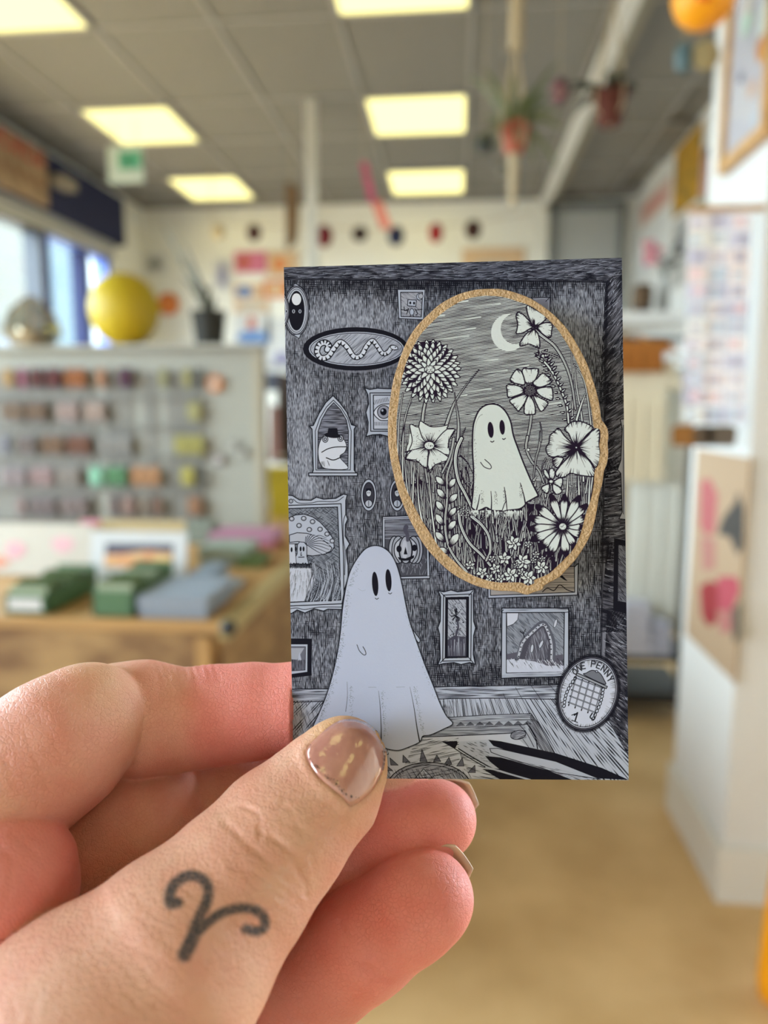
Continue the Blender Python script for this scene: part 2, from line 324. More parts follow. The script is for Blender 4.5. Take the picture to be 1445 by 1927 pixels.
# ---- hanging plants and ornaments by the beam
def hang_plant(x, y, Y, rp, nleaf, mleaf, mpot, label, rope, seed, spread=1.0, up=.6):
    r_ = random.Random(seed); c = at(x, y, Y=Y); s = Y/FPX; r = rp*s
    t = thing('hanging_plant', (c.x, c.y, c.z-r), label, 'hanging plant')
    MB().lathe([(r*.62, -r*.9), (r*.95, r*.55), (r*1.08, r*.6), (r*1.08, r*.9), (r*.9, r*.9), (r*.85, r*.6)], c, 20).build('pot', mpot, t, smooth=False)
    MB().lathe([(r*.86, r*.55), (.001, r*.66)], c, 14).build('soil', m_soil, t)
    for k in range(nleaf):
        a = r_.uniform(0, 6.28); L = r_.uniform(.7, 1.5)*r*2.1*spread
        base = c + Vector((math.cos(a)*r*.3, math.sin(a)*r*.3, r*.6)); tip = base + Vector((math.cos(a)*L, math.sin(a)*L, r_.uniform(-.5, 1.0)*L*up))
        MB().leaf(base, tip, r*.34, L*.22).build('leaf', mleaf, t, smooth=True)
    if rope:
        for k in range(4):
            a = k*math.pi/2+.5; MB().tube([c + Vector((0, 0, -r*.95)), c + Vector((math.cos(a)*r*1.06, math.sin(a)*r*1.06, -r*.1)), c + Vector((math.cos(a)*r*1.08, math.sin(a)*r*1.08, r*.9)), c + Vector((0, 0, r*6))], .004, 6).build('cord', m_rope, t)
        MB().tube([c + Vector((0, 0, r*5.6)), (c.x, c.y, H)], rope, 8).build('braided_rope', m_rope, t)
    return t, c, r
t, c, r = hang_plant(967, 262, 2.75, 26, 46, m_leaf, m_terra, 'spider plant in a terracotta pot hanging on thick macrame rope', .024, 5, 1.0, 1.6)
MB().tube([c - Vector((0, 0, r*.95)), c - Vector((0, 0, r*4.4))], .020, 8, .012).build('tassel', m_rope, t)
hang_plant(1148, 205, 3.0, 30, 22, m_leafd, M_('red_brown_pot', (104, 50, 36), .8), 'dark red pot with trailing plant hanging right of the beam', .003, 9, .8)
def hang_ball(x, y, Y, r1, r2, col, label, name='bauble', extra=None):
    c = at(x, y, Y=Y); s = Y/FPX; t = thing(name, c, label, 'ornament')
    MB().ball(c, 1, 16, (r1*s, r1*s*.8, r2*s)).build('body', M_('bauble_'+name, col, .5), t, smooth=True)
    MB().tube([c + Vector((0, 0, r2*s*.9)), (c.x, c.y, H if not extra else c.z+.3)], .0015, 5).build('string', m_rope, t)
    return t, c, s
hang_ball(911, 270, 3.4, 17, 17, (44, 50, 44), 'small black ball hanging left of the spider plant')
hang_ball(944, 322, 3.8, 11, 13, (110, 104, 92), 'faint grey bauble hanging below the spider plant')
t, c, s = hang_ball(1052, 172, 2.9, 17, 23, (110, 74, 82), 'purple grey woven ornament hanging left of the beam', 'woven_ornament')
MB().ball(c + Vector((0, -.02, -.01)), 1, 10, (11*s, 11*s, 12*s)).build('pink_bead', M_('pink_bead', (165, 110, 110)), t, smooth=True)
t, c, s = hang_ball(1286, 108, 2.3, 15, 26, (86, 112, 118), 'blue oval disc of the mobile hanging near the top right', 'mobile')
MB().ball(c + Vector((36*s, 0, 2*s)), 1, 14, (24*s, 6*s, 24*s)).build('cream_disc', M_('cream_disc', (178, 162, 116)), t, smooth=True)
MB().tube([c + Vector((0, 0, 30*s)), c + Vector((40*s, 0, 30*s))], .0015, 5).build('cross_bar', m_rope, t)
c = at(1325, -6, Y=1.9); s = 1.9/FPX; t = thing('orange_lantern', c, 'glossy orange pleated paper lantern at the top edge', 'lantern')
pr = [(50*s*math.sin(math.pi*i/10)*(1+.03*(i % 2)) + .001, -50*s*math.cos(math.pi*i/10)) for i in range(11)]
MB().lathe(pr, c, 24).build('shade', M_('orange_paper', (252, 168, 4), .5), t, smooth=True)
MB().ball(c + Vector((-10*s, -42*s, -18*s)), 1, 10, (14*s, 6*s, 10*s)).build('painted_spot', M_('deep_orange', (230, 96, 20)), t, smooth=True)
MB().tube([c + Vector((0, 0, 48*s)), (c.x, c.y, H)], .002, 5).build('string', m_rope, t)

# ---- right wall hangings (wall plane X = 1.45)
def side_print(name, x0, x1, z0, z1, m, label, cat='print', parts=(), X=RX, group='prints on the right wall'):
    y0, y1 = FPX*0 + at(x1, 765, X=X-.012).y, at(x0, 765, X=X-.012).y
    t = MB().box(X-.012, y0, z0, X-.001, y1, z1).build(name, m, label=label, cat=cat, group=group)
    for k, (pn, u0, v0, u1, v1, pm) in enumerate(parts):
        P = [(X-.0135-.0004*k, y1 - (y1-y0)*((u0+u1)/2 + (u1-u0)/2*math.cos(q)*(1+.2*math.sin(3*q+k*2))), z1 - (z1-z0)*((v0+v1)/2 + (v1-v0)/2*math.sin(q)*(1+.15*math.cos(2*q+k)))) for q in [i/16*6.2832 for i in range(16)]]
        MB().prism(P, (.0015, 0, 0)).build(pn, pm, t)
    return t
def zat(x, y, X=RX): return at(x, y, X=X).z
m_yel = M_('mustard_cloth', (205, 150, 20), .8, var=.35, scale=14, col2=(.18, .12, .02))
side_print('yellow_banner', 1246, 1290, zat(1268, 412), zat(1268, 292), m_yel, 'mustard yellow and black banner hung high on the right wall', 'banner')
side_print('pink_print', 1294, 1325, zat(1310, 385), zat(1310, 300), M_('dusty_pink', (182, 140, 132)), 'dusty pink print right of the yellow banner', 'print', (('motif', .1, .02, .6, .25, M_('dark_grey_ink', (90, 86, 84))),))
side_print('rose_print', 1188, 1238, zat(1212, 425), zat(1212, 385), M_('pale_rose', (208, 178, 165)), 'pale rose lettered print below the yellow banner', 'print', (('motif', .1, .2, .9, .8, M_('rose_ink', (200, 140, 130))),))
side_print('white_print', 1192, 1228, zat(1210, 520), zat(1210, 440), m_paper, 'white print with pink flower under the rose print', 'print', (('motif', .2, .3, .8, .9, m_pink),))
side_print('grey_print', 1248, 1285, zat(1266, 545), zat(1266, 425), M_('grey_paper', (178, 175, 168)), 'tall grey print beside the wooden edged panel', 'print', (('motif', .2, .1, .8, .6, M_('soft_grey', (150, 150, 150))),))
side_print('green_print', 1288, 1318, zat(1300, 520), zat(1300, 395), M_('sage_paper', (150, 152, 122)), 'sage green print with an ochre edge on the right wall', 'print', (('motif', .7, .1, .95, .95, M_('ochre', (190, 150, 80))),))

# ---- clothes rack in front of the right wall
SY = 3.25
t = thing('clothes_rack', at(1235, 1300, Y=SY), 'white clothes rack with top shelf behind the held card', 'clothes rack')
a, b = at(1120, 590, Y=SY), at(1300, 612, Y=SY)
MB().box(a.x-.2, SY-.06, b.z, b.x+.06, SY+.22, a.z).build('top_shelf', m_white, t)
MB().tube([(a.x-.2, SY+.05, b.z-.05), (b.x+.06, SY+.05, b.z-.05)], .012, 10).build('rail', M_('dark_rail', (80, 72, 60), .4), t)
for x in (a.x-.18, b.x+.04): MB().tube([(x, SY+.05, 0), (x, SY+.05, b.z)], .014, 8).build('upright', M_('rail_steel', (120, 116, 105), .3), t)
z0 = at(1230, 1300, Y=SY).z
MB().box(a.x-.2, SY-.08, z0-.03, b.x+.06, SY+.3, z0+.015).build('lower_shelf', m_black, t)
MB().box(a.x-.2, SY-.08, z0+.16, b.x+.06, SY+.3, z0+.185).build('lower_shelf', m_black, t)
def shirt(x0, x1, ytop, ybot, col, label, dy, cuff=None, slv=True):
    a, b = at(x0, ytop, Y=SY+dy), at(x1, ybot, Y=SY+dy); b.z = max(b.z, z0+.20); w = b.x-a.x; h = a.z-b.z; cx = (a.x+b.x)/2; y = SY+dy
    t = thing('hanging_shirt', (cx, y, b.z), label, 'shirt', 'shirts on the rack')
    out = [(-.10, 0), (-.5, -.07), (-.66, -.36), (-.52, -.40), (-.44, -.28), (-.46, -1), (.46, -1), (.44, -.28), (.52, -.40), (.66, -.36), (.5, -.07), (.10, 0), (.05, -.04), (-.05, -.04)]
    mm = M_('jersey_'+label[:5], col, .9, .9, bump=.3, bscale=20)
    MB().prism([(cx+u*w, y-.02, a.z+v*h*(1 if v < -.5 else min(1, w*1.2/h))) for u, v in out], (0, .045, 0)).build('body', mm, t)
    for u in (-.3, -.08, .12, .33): MB().tube([(cx+u*w, y-.022, a.z-h*.35), (cx+u*w*1.05, y-.026, a.z-h*.7), (cx+u*w*1.1, y-.022, b.z+.004)], .007, 6).build('fold', mm, t)
    MB().tube([(cx-w*.4, y, a.z-.02), (cx, y, a.z+.03), (cx+w*.4, y, a.z-.02)], .005, 6).build('hanger', m_oak, t)
    MB().tube([(cx, y, a.z+.03), (cx, y, at(1200, 622, Y=SY).z+.006)], .002, 5).build('hook', m_grey, t)
    if cuff: MB().box(cx-w*.46, y-.024, b.z, cx+w*.46, y+.028, b.z+.02).build('hem', mm, t)
shirt(1120, 1252, 640, 700, (176, 108, 40), 'short ochre brown top hanging at the front of the rack', -.05)
shirt(1130, 1252, 672, 905, (238, 222, 190), 'cream beige shirt hanging behind the ochre top', 0, True)
shirt(1190, 1318, 690, 1190, (236, 234, 222), 'long off white shirt at the right end of the rack', .09, True)
shirt(1108, 1210, 900, 1210, (185, 165, 130), 'tan shirt glimpsed at the right edge of the card', .17)
for k, (x0, x1, y0, y1, col) in enumerate(((1170, 1222, 1135, 1240, (205, 203, 214)), (1226, 1262, 1170, 1235, (190, 190, 205)))):
    a, b = at(x0, y0, Y=SY-.07), at(x1, y1, Y=SY-.07); b.z = z0+.186
    mb = MB()
    for j in range(4): mb.box(a.x + .004*j, SY-.075, b.z+(a.z-b.z)*j/4, b.x-.003*j, SY+.035, b.z+(a.z-b.z)*(j+.92)/4)
    mb.build('folded_cloth', M_('folded_'+str(k), col, .9), label=('larger' if k == 0 else 'smaller') + ' pile of folded lilac white cloth low on the rack', cat='folded clothes')
# things on the rack's top shelf
c = at(1207, 590, Y=SY+.05); s = SY/FPX; t = thing('wicker_pot', c, 'brown wicker pot on the white shelf', 'pot')
MB().lathe([(13*s, 0), (18*s, 26*s), (15*s, 50*s), (13*s, 50*s), (14*s, 26*s)], c, 16).build('basket', M_('wicker', (120, 92, 62), .8, var=.3, scale=60), t, smooth=True)
for k in range(4): MB().lathe([(17.5*s, (8+k*11)*s), (18.5*s, (10+k*11)*s), (17.5*s, (12+k*11)*s)], c, 16).build('weave_band', m_soil, t)
c = at(1246, 590, Y=SY+.08); t = thing('flower_vase', c, 'grey vase with pink flowers and dark leaves on the white shelf', 'vase')
MB().lathe([(9*s, 0), (13*s, 22*s), (6*s, 60*s), (7*s, 66*s), (4*s, 66*s), (3*s, 50*s)], c, 14).build('vase_body', M_('grey_glaze', (165, 165, 158), .3), t, smooth=True)
for k in range(9):
    a = R.uniform(0, 6.28); p = c + Vector((R.uniform(-26, 22)*s, R.uniform(-14, 14)*s, R.uniform(88, 125)*s))
    MB().tube([c + Vector((0, 0, 60*s)), p], .0016, 5).build('stem', m_leafd, t); 
    if k < 4: MB().ball(p + Vector((-12*s, 0, 0)), 10*s, 8, (1, 1, .8)).build('flower', M_('pink_petal', (214, 148, 148)), t, smooth=True)
    else: MB().leaf(p - Vector((0, 0, 6*s)), p + Vector((R.uniform(2, 26)*s, 0, R.uniform(-14, 16)*s)), 20*s).build('leaf', M_('blackish_leaf', (44, 38, 36)), t)

# ---- pillar furniture: framed picture, card rack, poster (on the left face X = .74)
PX = .74
m_sheet = m_glass.copy(); m_sheet.name = 'picture_glass'; m_sheet.node_tree.nodes['Mix Shader'].inputs[0].default_value = .02
def face_y(x, y=765): return at(x, y, X=PX-.02).y
t = thing('framed_picture', (PX, 1.9, 1.9), 'pale wood framed print at the upper right edge', 'picture')
# the frame hangs on the near part of the pillar's left side panel
y1, y0 = face_y(1366, 150), 1.95
zb = at(1372, 316, X=PX-.02).z; zt = H-.25
MB().box(PX-.03, y0, zb, PX-.002, y1, zb+.03).build('frame', m_oak, t); MB().box(PX-.03, y1-.025, zb+.03, PX-.002, y1, zt-.03).build('frame', m_oak, t); MB().box(PX-.03, y0, zb+.03, PX-.002, y0+.025, zt-.03).build('frame', m_oak, t); MB().box(PX-.03, y0, zt-.03, PX-.002, y1, zt).build('frame', m_oak, t)
MB().box(PX-.016, y0+.02, zb+.02, PX-.004, y1-.02, zt-.02).build('mount', M_('lilac_paper', (222, 198, 208), g=.8), t)
for k, (x, y, rr, col) in enumerate(((1432, 92, 24, (224, 130, 60)), (1440, 100, 14, (214, 150, 20)), (1395, 145, 10, (110, 90, 104)), (1415, 165, 17, (228, 170, 150)), (1440, 30, 30, (225, 226, 220)), (1405, 45, 22, (196, 214, 196)), (1425, 230, 26, (190, 188, 200)), (1410, 10, 18, (200, 190, 175)))):
    p = at(x, y, X=PX-.018); q = rr*p.y/FPX
    MB().prism([(PX-.0175-.0006*k, p.y + q*.9*math.cos(a)*(1+.25*math.sin(3*a+k)), p.z + q*math.sin(a)*(1+.2*math.cos(2*a))) for a in [i/16*6.2832 for i in range(16)]], (.001, 0, 0)).build('painted_flower', M_('print_blot', col), t)
MB().box(PX-.0215, y0+.012, zb+.012, PX-.0195, y1-.012, zt-.012).build('glass_sheet', m_sheet, t)
# hanging card rack
t = thing('card_rack', at(1350, 600, Y=1.98), 'tall hanging rack of white and lilac greeting cards', 'card rack')
a, b = at(1296, 398, Y=1.98), at(1412, 398, Y=1.98)
MB().box(a.x, 1.975, a.z, PX, 2.0, a.z+.012).build('top_bar', m_oak, t)
r2 = random.Random(8)
cols = [(214, 210, 222), (196, 196, 214), (190, 198, 212), (222, 214, 220), (204, 200, 206), (180, 180, 200), (216, 220, 226), (222, 206, 206)]
cm = [M_('card_%d' % i, c, g=1.25) for i, c in enumerate(cols)]; cink = [M_('card_ink_%d' % i, c, g=1.2) for i, c in enumerate(((188, 188, 206), (226, 196, 204), (188, 204, 220), (165, 165, 186)))]
for row in range(12):
    for col in range(3):
        xx = 1297 - row*1.0 + col*39; yyp = 402 + row*33
        p, q = at(xx, yyp, Y=1.975 + .01*(col == 1)), at(xx + 37, yyp + 30, Y=1.975 + .01*(col == 1))
        o = MB().box(p.x, p.y, q.z, q.x, p.y+.003, p.z).build('greeting_card', cm[r2.randrange(8)], t)
        u0 = r2.uniform(.1, .4); MB().box(p.x+(q.x-p.x)*u0, p.y-.0012, q.z+(p.z-q.z)*r2.uniform(.15, .4), p.x+(q.x-p.x)*(u0+.45), p.y, q.z+(p.z-q.z)*r2.uniform(.6, .85)).build('card_motif', cink[r2.randrange(4)], o)
for col in range(4): p, q = at(1296+col*39, 398, Y=1.985), at(1284+col*38, 800, Y=1.985); MB().tube([p, q], .0018, 5).build('wire', m_grey, t)
for k, (x, col, w) in enumerate(((1288, (150, 100, 40), 22), (1325, (92, 76, 60), 18), (1360, (104, 92, 80), 26))):
    p = at(x, 800, Y=1.97); s = 1.97/FPX
    tt = thing('leather_tag', p, ('ochre', 'dark brown', 'greyish brown')[k] + ' luggage tag hanging under the card rack', 'tag', 'tags under the card rack')
    MB().prism([(p.x-w*s, p.y, p.z-6*s), (p.x-w*s*.6, p.y, p.z), (p.x+w*s*.6, p.y, p.z), (p.x+w*s, p.y, p.z-6*s), (p.x+w*s*.9, p.y, p.z-38*s), (p.x-w*s*.9, p.y, p.z-38*s)], (0, .005, 0)).build('tag_body', M_('leather_%d' % k, col), tt)
    MB().tube([p, p + Vector((0, 0, 10*s))], .0015, 5).build('loop', m_rope, tt)
# pink, red and black poster low on the pillar
y1, y0 = at(1302, 1000, X=PX-.004).y, at(1403, 1000, X=PX-.004).y
zt = at(1355, 852, X=PX-.004).z; zb = at(1345, 1248, X=PX-.004).z
po = MB().box(PX-.005, y0, zb, PX, y1, zt).build('poster', M_('kraft_paper', (212, 178, 142), g=.58), label='kraft paper poster with pink, red and black abstract shapes', cat='poster')
for k, (pts, col) in enumerate(((((1318, 905), (1335, 900), (1350, 930), (1345, 1000), (1330, 1010), (1316, 990)), (226, 122, 122)), (((1390, 925), (1400, 960), (1398, 1030), (1388, 1045), (1372, 1010), (1350, 1005), (1360, 975), (1380, 950)), (84, 78, 72)),
    (((1318, 1010), (1345, 1015), (1345, 1070), (1322, 1075)), (222, 150, 135)), (((1316, 1105), (1335, 1092), (1350, 1100), (1348, 1170), (1334, 1180), (1320, 1160)), (190, 48, 56)), (((1350, 1085), (1385, 1085), (1392, 1110), (1375, 1150), (1350, 1150)), (226, 92, 108)),
    (((1350, 1155), (1378, 1150), (1375, 1190), (1355, 1190)), (224, 140, 130)), (((1376, 1150), (1394, 1130), (1394, 1200), (1380, 1210)), (126, 108, 88)))):
    P = [at(x, y, X=PX-.0055-.0003*k) for x, y in pts]
    MB().prism(P, (.0009, 0, 0)).build('printed_shape', M_('poster_ink_%d' % k, col, .7, .5), po)
# orange bollard by the pillar foot
c = at(1466, 1885, z=0); s = c.y/FPX
t = thing('orange_stand', (c.x, c.y, 0), 'glossy orange rounded stand at the bottom right edge', 'stand')
MB().lathe([(28*s, 0), (40*s, 12*s), (43*s, 50*s), (38*s, 180*s), (30*s, 300*s), (26*s, 420*s), (24*s, 430*s)], (c.x, c.y, 0), 24).build('body', M_('orange_plastic', (245, 160, 10), .25), t, smooth=True)
MB().lathe([(24*s, 430*s), (30*s, 436*s), (30*s, 450*s), (24*s, 456*s)], (c.x, c.y, 0), 24).build('cap', M_('pink_cap', (230, 150, 140), .4), t)

# ---------------------------------------------------------------- counter with display panel
CTZ = .90; CX1 = -.49; CYF = 1.48
m_osb = mat('osb_board', (.38, .235, .10), .75, .3, 9, col2=(.19, .10, .042), bump=.5, bscale=30, stretch=(1, 1, 2.2))
m_top = mat('counter_top_wood', (.44, .25, .09), .55, .15, 6, stretch=(.4, 3, 1))
t = thing('counter', (-1.4, 2.3, 0), 'chipboard sided shop counter with wooden top', 'counter')
MB().box(-2.5, CYF, 0, CX1-.02, CYF+.02, CTZ-.02).build('front_panel', m_osb, t)
MB().box(CX1-.02, CYF, 0, CX1, 3.3, CTZ-.02).build('side_panel', m_osb, t)
MB().box(-2.5, CYF+.02, 0, -2.48, 3.3, CTZ-.02).build('side_panel', m_osb, t)
MB().box(-2.52, CYF-.01, CTZ-.02, CX1, 3.3, CTZ).build('top', m_top, t)
MB().box(CX1-.002, CYF-.012, CTZ-.035, CX1+.022, 3.3, CTZ+.004).build('edge_strip', M_('pale_edging', (178, 160, 110), .5), t)
MB().box(CX1-.05, CYF-.022, .05, CX1-.02, CYF, CTZ-.03).build('corner_batten', m_top, t)
p = at(430, 1182, Y=CYF-.02); MB().ball(p, .018, 12).build('black_knob', m_black, t, smooth=True)
# panel
PY = 2.60
tp = thing('display_panel', (-1.2, PY, CTZ), 'pale grey slatted display panel holding brooch cards, on the counter', 'display panel')
pr_, pt_ = at(490, 800, Y=PY), at(250, 657, Y=PY)
m_pan = M_('panel_paint', (166, 163, 150), .7, .84); m_pan2 = M_('panel_inset', (132, 127, 118), .8, var=.1)
MB().box(-2.3, PY, CTZ+.001, pr_.x, PY+.04, pt_.z).build('back_board', m_pan, tp)
MB().box(pr_.x-.018, PY-.03, CTZ+.001, pr_.x+.012, PY+.05, pt_.z+.01).build('frame_edge', M_('frame_wood', (170, 160, 138)), tp)
MB().box(-2.3, PY-.05, pt_.z-.002, pr_.x+.012, PY+.05, pt_.z+.012).build('top_ledge', M_('ledge_paint', (172, 169, 156), g=.84), tp)
for k, yy_ in enumerate((750, 805, 862, 920, 980)):
    z = at(200, yy_, Y=PY).z; q = at(386, yy_, Y=PY).x
    MB().box(-2.3, PY-.022, z, q, PY, z+.008).build('slat', m_pan2, tp)
for x0, x1 in ((-60, 190), (195, 262), (267, 306), (310, 386)):
    a, b = at(x0, 700, Y=PY), at(x1, 985, Y=PY); MB().box(a.x, PY-.004, max(b.z, CTZ+.01), b.x, PY, a.z).build('inset', m_pan2, tp)
rows = [(712, 'top', [(0, 28, (160, 128, 84)), (32, 50, (150, 78, 96)), (54, 82, (84, 34, 26)), (84, 116, (86, 30, 24)), (120, 162, (150, 84, 24)), (178, 200, (166, 118, 84)), (220, 250, (74, 34, 52)), (298, 315, (152, 146, 96)), (342, 360, (160, 152, 96)), (364, 380, (98, 96, 88))]),
        (775, 'second', [(0, 44, (116, 92, 70)), (46, 88, (110, 84, 60)), (104, 148, (158, 134, 124)), (156, 198, (166, 142, 128)), (350, 380, (160, 152, 102))]),
        (838, 'third', [(0, 16, (116, 110, 124)), (30, 68, (110, 94, 86)), (76, 120, (114, 82, 54)), (124, 170, (112, 68, 44)), (182, 248, (140, 134, 126)), (326, 384, (168, 158, 84))]),
        (897, 'fourth', [(0, 50, (140, 124, 122)), (54, 100, (150, 122, 118)), (104, 150, (138, 126, 116)), (166, 193, (138, 190, 158)), (196, 238, (84, 130, 84)), (245, 302, (178, 128, 84)), (338, 368, (168, 156, 78)), (374, 385, (96, 92, 84))]),
        (953, 'lowest', [(28, 48, (146, 122, 116)), (52, 105, (118, 102, 98)), (110, 165, (128, 110, 104)), (202, 222, (118, 98, 92)), (226, 256, (140, 112, 100)), (262, 278, (158, 138, 120)), (284, 308, (124, 94, 76)), (350, 382, (148, 108, 78))])]
cname = {0: 'leftmost', 1: 'second', 2: 'third', 3: 'fourth', 4: 'fifth', 5: 'sixth', 6: 'seventh', 7: 'eighth', 8: 'ninth', 9: 'tenth'}
def hue(c):
    r, g, b = c
    if max(c)-min(c) < 18: return 'grey'
    if b >= r: return 'lilac'
    if g > r: return 'green'
    if r > 135 and g > r-18 and b < g-30: return 'yellow'
    if r < 90: return 'dark red'
    if b > g-6: return 'pinkish'
    return 'orange brown' if b < g-25 else 'dusty brown'
for yc, rn, its in rows:
    for k, (x0, x1, col) in enumerate(its):
        a, b = at(x0, yc-20, Y=PY-.03), at(x1, yc+19, Y=PY-.03)
        bc = thing('brooch_card', ((a.x+b.x)/2, PY-.026, b.z), '%s brooch card, %s from the left on the %s row of the panel' % (hue(col), cname[k], rn), 'brooch card', 'brooch cards on the display panel')
        MB().box(a.x+.002, PY-.026, b.z, b.x-.002, PY-.0225, a.z).build('backing_card', M_('backing', tuple(int(v*.82) for v in col)), bc)
        n_ = max(1, int((x1-x0)/17)); mm = M_('enamel', col, .85, .8)
        for j in range(n_):
            cxx = a.x + (b.x-a.x)*(j+.5)/n_; rr = (b.x-a.x)/n_*.48
            MB().lathe([(rr*.7, -.004), (rr, -.002), (rr, .002), (rr*.7, .003)], (cxx, PY-.029, (a.z+b.z)/2), 10, axis='Y').build('brooch', mm, bc)
for x, y, rr, col, lb in ((405, 722, 17, (190, 112, 44), 'orange round badge pinned at the panel\'s top right'), (412, 865, 11, (140, 130, 132), 'small mauve badge low on the panel\'s right side'), (440, 838, 10, (146, 144, 136), 'small grey badge right of the yellow cards'), (458, 852, 10, (140, 138, 130), 'lowest small grey badge near the panel\'s right edge')):
    p = at(x, y, Y=PY-.005); s = PY/FPX
    tb_ = thing('badge', p, lb, 'badge'); MB().lathe([(rr*s, -.008), (rr*s, 0), (rr*s*.7, .004)], (p.x, PY-.006, p.z), 14, axis='Y').build('disc', M_('badge_face', col, .4), tb_)
    MB().lathe([(rr*s*.4, -.011), (rr*s*.5, -.008)], (p.x, PY-.006, p.z), 10, axis='Y').build('centre', m_cream, tb_)
# lemon on the ledge
zl = pt_.z+.012
c = at(234, 583, Y=PY); s = PY/FPX
t = thing('lemon_lamp', (c.x, c.y, zl), 'large glossy yellow lemon standing on the display panel', 'lemon')
ra = (c.z - zl); prof = []
for i in range(25):
    u = -1 + 2*i/24; r_ = math.sqrt(max(0, 1-u*u)); prof.append((ra*r_*(1.0 if abs(u) < .7 else 1-.15*(abs(u)-.7)/.3) + .002, u*ra*.97))
b_ = MB().lathe(prof, c, 28, axis='X')
b_.build('peel', mat('lemon_skin', (.50, .36, .006), .55, .12, 5, bump=.4, bscale=90), t, smooth=True)
MB().lathe([(ra*.36, ra*.80), (ra*.20, ra*.97), (ra*.09, ra*1.03), (ra*.04, ra*1.05)], c, 16, axis='X').build('tip', bpy.data.materials['lemon_skin'], t, smooth=True)
MB().lathe([(ra*.08, -ra*1.02), (ra*.10, -ra*.96), (ra*.2, -ra*.9)], c, 12, axis='X').build('stalk_end', m_leafd, t)
# potted succulent on the ledge
c = at(394, 640, Y=PY); c.z = zl
t = thing('potted_plant', c, 'spiky plant in a dark pot on the right of the display panel', 'potted plant')
MB().lathe([(26*s, 0), (31*s, 50*s), (33*s, 56*s), (33*s, 62*s), (28*s, 62*s), (27*s, 50*s)], c, 20).build('pot', M_('dark_green_pot', (34, 33, 24), .7), t)
MB().lathe([(27*s, 54*s), (.001, 56*s)], c, 14).build('soil', m_soil, t)
for k, (dx, dz, w) in enumerate(((-85, 210, 13), (-60, 180, 14), (-50, 150, 15), (-35, 130, 14), (-20, 100, 14), (-8, 80, 12), (6, 95, 10), (-70, 150, 10), (-44, 110, 12), (14, 70, 9))):
    b0 = c + Vector((R.uniform(-8, 8)*s, R.uniform(-8, 8)*s, 54*s)); MB().leaf(b0, b0 + Vector((dx*s, R.uniform(-20, 20)*s, (dz-40)*s)), w*s, 10*s, 6).build('leaf', m_leafd, t)
# glass terrarium at the left end
c = at(62, 640, Y=PY-.01); c.z = zl
t = thing('glass_terrarium', c, 'faceted glass terrarium with bright glints, left of the lemon', 'terrarium')
mg = bpy.data.materials.new('smoked_glass'); mg.use_nodes = True; nt = mg.node_tree; nt.nodes.clear(); out = nt.nodes.new('ShaderNodeOutputMaterial'); mx = nt.nodes.new('ShaderNodeMixShader')
tr = nt.nodes.new('ShaderNodeBsdfTransparent'); tr.inputs[0].default_value = (.72, .68, .60, 1); g2 = nt.nodes.new('ShaderNodeBsdfGlossy'); g2.inputs['Roughness'].default_value = .05; mx.inputs[0].default_value = .25
nt.links.new(tr.outputs[0], mx.inputs[1]); nt.links.new(g2.outputs[0], mx.inputs[2]); nt.links.new(mx.outputs[0], out.inputs[0])
pr = [(40*s, 0), (60*s, 26*s), (44*s, 62*s), (14*s, 88*s), (3*s, 94*s)]
MB().lathe(pr, c, 6).build('facets', mg, t)
for j in range(6):
    a = j*math.pi/3; MB().tube([c + Vector((r_*math.cos(a), r_*math.sin(a), z_)) for r_, z_ in pr], .0025, 5).build('lead_edge', M_('brass_edge', (150, 128, 92), .3, metal=.6), t)
MB().ball(c + Vector((0, 0, 15*s)), 1, 12, (34*s, 30*s, 14*s)).build('gravel', M_('pale_gravel', (160, 150, 130), .9, var=.3), t, smooth=True)
MB().ball(c + Vector((-3*s, -20*s, 26*s)), 14*s, 12).build('silver_ball', mat('mirror_ball', (.9, .86, .8), .06, metal=1.0), t, smooth=True)

# ---- goods on the counter top
def on_top(x0, x1, ytop, ybase, m, name, label, cat, dz=.0, depth=.1, group=None):
    Y = at((x0+x1)/2, ybase, z=CTZ).y; a, b = at(x0, ytop, Y=Y), at(x1, ybase, Y=Y)
    t = MB().box(a.x, Y, CTZ+dz+.0005, b.x, Y+depth, a.z).build(name, m, label=label, cat=cat, group=group)
    return t, a, b, Y
def leaning(x0, y0, x1, y1, Yb, label, parts, mm, lean=.03):
    a, b = at(x0, y0, Y=Yb+lean), at(x1, y1, Y=Yb); 
    t = thing('standing_print', ((a.x+b.x)/2, Yb, CTZ), label, 'print')
    w, h = b.x-a.x, a.z-CTZ
    def q(u, v, o): return (a.x+w*u, Yb+lean*v-o, CTZ+.001+h*v)
    MB().prism([q(0, 0, 0), q(1, 0, 0), q(1, 1, 0), q(0, 1, 0)], (0, .006, 0)).build('board', mm, t)
    for k, (pn, pts, pm) in enumerate(parts):
        MB().prism([q(u, v, .0012+.0006*k) for u, v in pts], (0, .001, 0)).build(pn, pm, t)
    return t
def blobp(cx, cy, rx, ry, n=12, k=0): return [(cx+rx*math.cos(i/n*6.283)*(1+.15*math.sin(3*i/n*6.283+k)), cy+ry*math.sin(i/n*6.283)) for i in range(n)]
leaning(-60, 984, 168, 1100, 1.86, 'white print with two pink flowers standing on the counter', [('pink_flower', blobp(.78, .60, .09, .16), M_('petal_pink', (226, 176, 180))), ('pink_flower', blobp(.40, .48, .08, .17, k=1), M_('petal_rose', (228, 170, 176))), ('orange_flower', blobp(.25, .25, .1, .12, k=2), M_('petal_orange', (226, 150, 120)))], m_cream)
m_sun = M_('sunset_orange', (214, 108, 46), var=.4, scale=18, col2=(.75, .45, .2))
